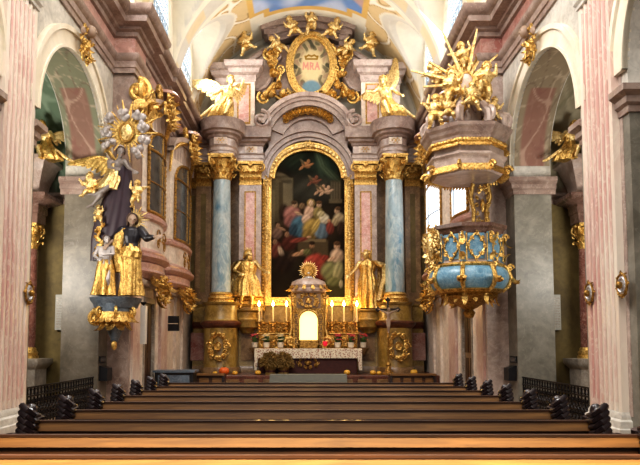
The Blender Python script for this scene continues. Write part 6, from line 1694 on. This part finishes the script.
MB().prism([(.03, .1), (.06, .1), (.075, .9), (.05, .9)], -hp, hp, 'x').build('back_panel', 'pew_dk', pw, smooth=False)  # dark tone also stands in for the shade below the top board
MB().box(-hp, hp, .06, .48, .42, .46).build('seat', 'pew', pw, smooth=False)
MB().prism([(-.24, .66), (-.24, .69), (-.02, .735), (-.02, .7)], -hp, hp, 'x').build('book_ledge', 'pew_dk', pw, smooth=False)
MB().prism([(-.42, .1), (-.42, .13), (-.22, .17), (-.22, .13)], -hp, hp, 'x').build('kneeler', 'pew_dk', pw, smooth=False)
for x in (-1.2, 0, 1.2): MB().box(x-.02, x+.02, .0, .46, 0, .78).build('support', 'pew_dk', pw, smooth=False)
for s in (-1, 1): pew_end_mb(s).build('pew_end', 'carved', pw)
ordn = ['nearest the camera, front edge of the picture', 'second nearest the camera', 'third nearest the camera', 'fourth nearest the camera', 'middle row, fifth from the camera', 'fourth from the altar step', 'third from the altar step', 'second from the altar step', 'nearest the altar step']
pw['label'] = 'long brown wooden pew with carved dark ends, '+ordn[0]
for k in range(1, 9): again(pw, 'long brown wooden pew with carved dark ends, '+ordn[k], (.05, 3.85+.85*k, 0))

# ================================================================== LIGHT
w = bpy.data.worlds.new('world'); sc.world = w; w.use_nodes = True
w.node_tree.nodes['Background'].inputs[0].default_value = (.92, .96, 1., 1); w.node_tree.nodes['Background'].inputs[1].default_value = .4
def area(name, loc, aim, sx, sy, e, col=(1, 1, 1), spread=180):
    l = bpy.data.lights.new(name, 'AREA'); l.shape = 'RECTANGLE'; l.size = sx; l.size_y = sy; l.energy = e; l.color = col; l.spread = R(spread)
    o = bpy.data.objects.new(name, l); COL.objects.link(o); o.location = loc
    o.rotation_euler = (Vector(aim)-Vector(loc)).to_track_quat('-Z', 'Y').to_euler(); return o
area('nave_light', (0, 4, 14.6), (0, 6, 0), 6, 12, 1500, (1., .97, .93))  # added area light under the vault for even ambient
area('left_windows', (-4.4, 11, 12.6), (4.5, 12, 4), 8, 2.4, 1300, (.98, .98, 1.))
area('right_windows', (4.4, 11, 12.6), (-4.5, 12, 5), 8, 2.4, 420, (1., .97, .93))
area('choir_left_window', (-4.2, 21.5, 12.0), (2, 20, 6), 3, 2, 230)
area('choir_right_window', (4.2, 20.5, 12.0), (-2, 20, 6), 3, 2, 300)
area('vault_bounce', (0, 20.3, 10.6), (0, 20.5, 15), 6, 6, 110, (1., .96, .88))
for sx, e in ((-1, 260), (1, 150)): area('chapel_fill', (sx*6.9, 11.6, 3.4), (sx*6.7, 14.8, 6.2), 1.2, 1.6, e*.75, (1., .97, .9));  # added light inside each chapel, aimed up at its painted vault
area('rear_fill', (0, -3.6, 8.5), (0, 10, 5), 8, 6, 240, (1., .98, .95))  # added fill light behind the camera, no window stands there
area('pew_lamp', (0, 2.75, 2.3), (0, 3.9, .9), 5, .3, 85, (1., .72, .38), 50)
area('altar_lamp', (0, 20.6, 4.6), (0, 23.8, 2.2), 5.5, .5, 14, (1., .62, .25))
sc.view_settings.view_transform = 'Standard'; sc.view_settings.look = 'Medium High Contrast'; sc.view_settings.exposure = .14
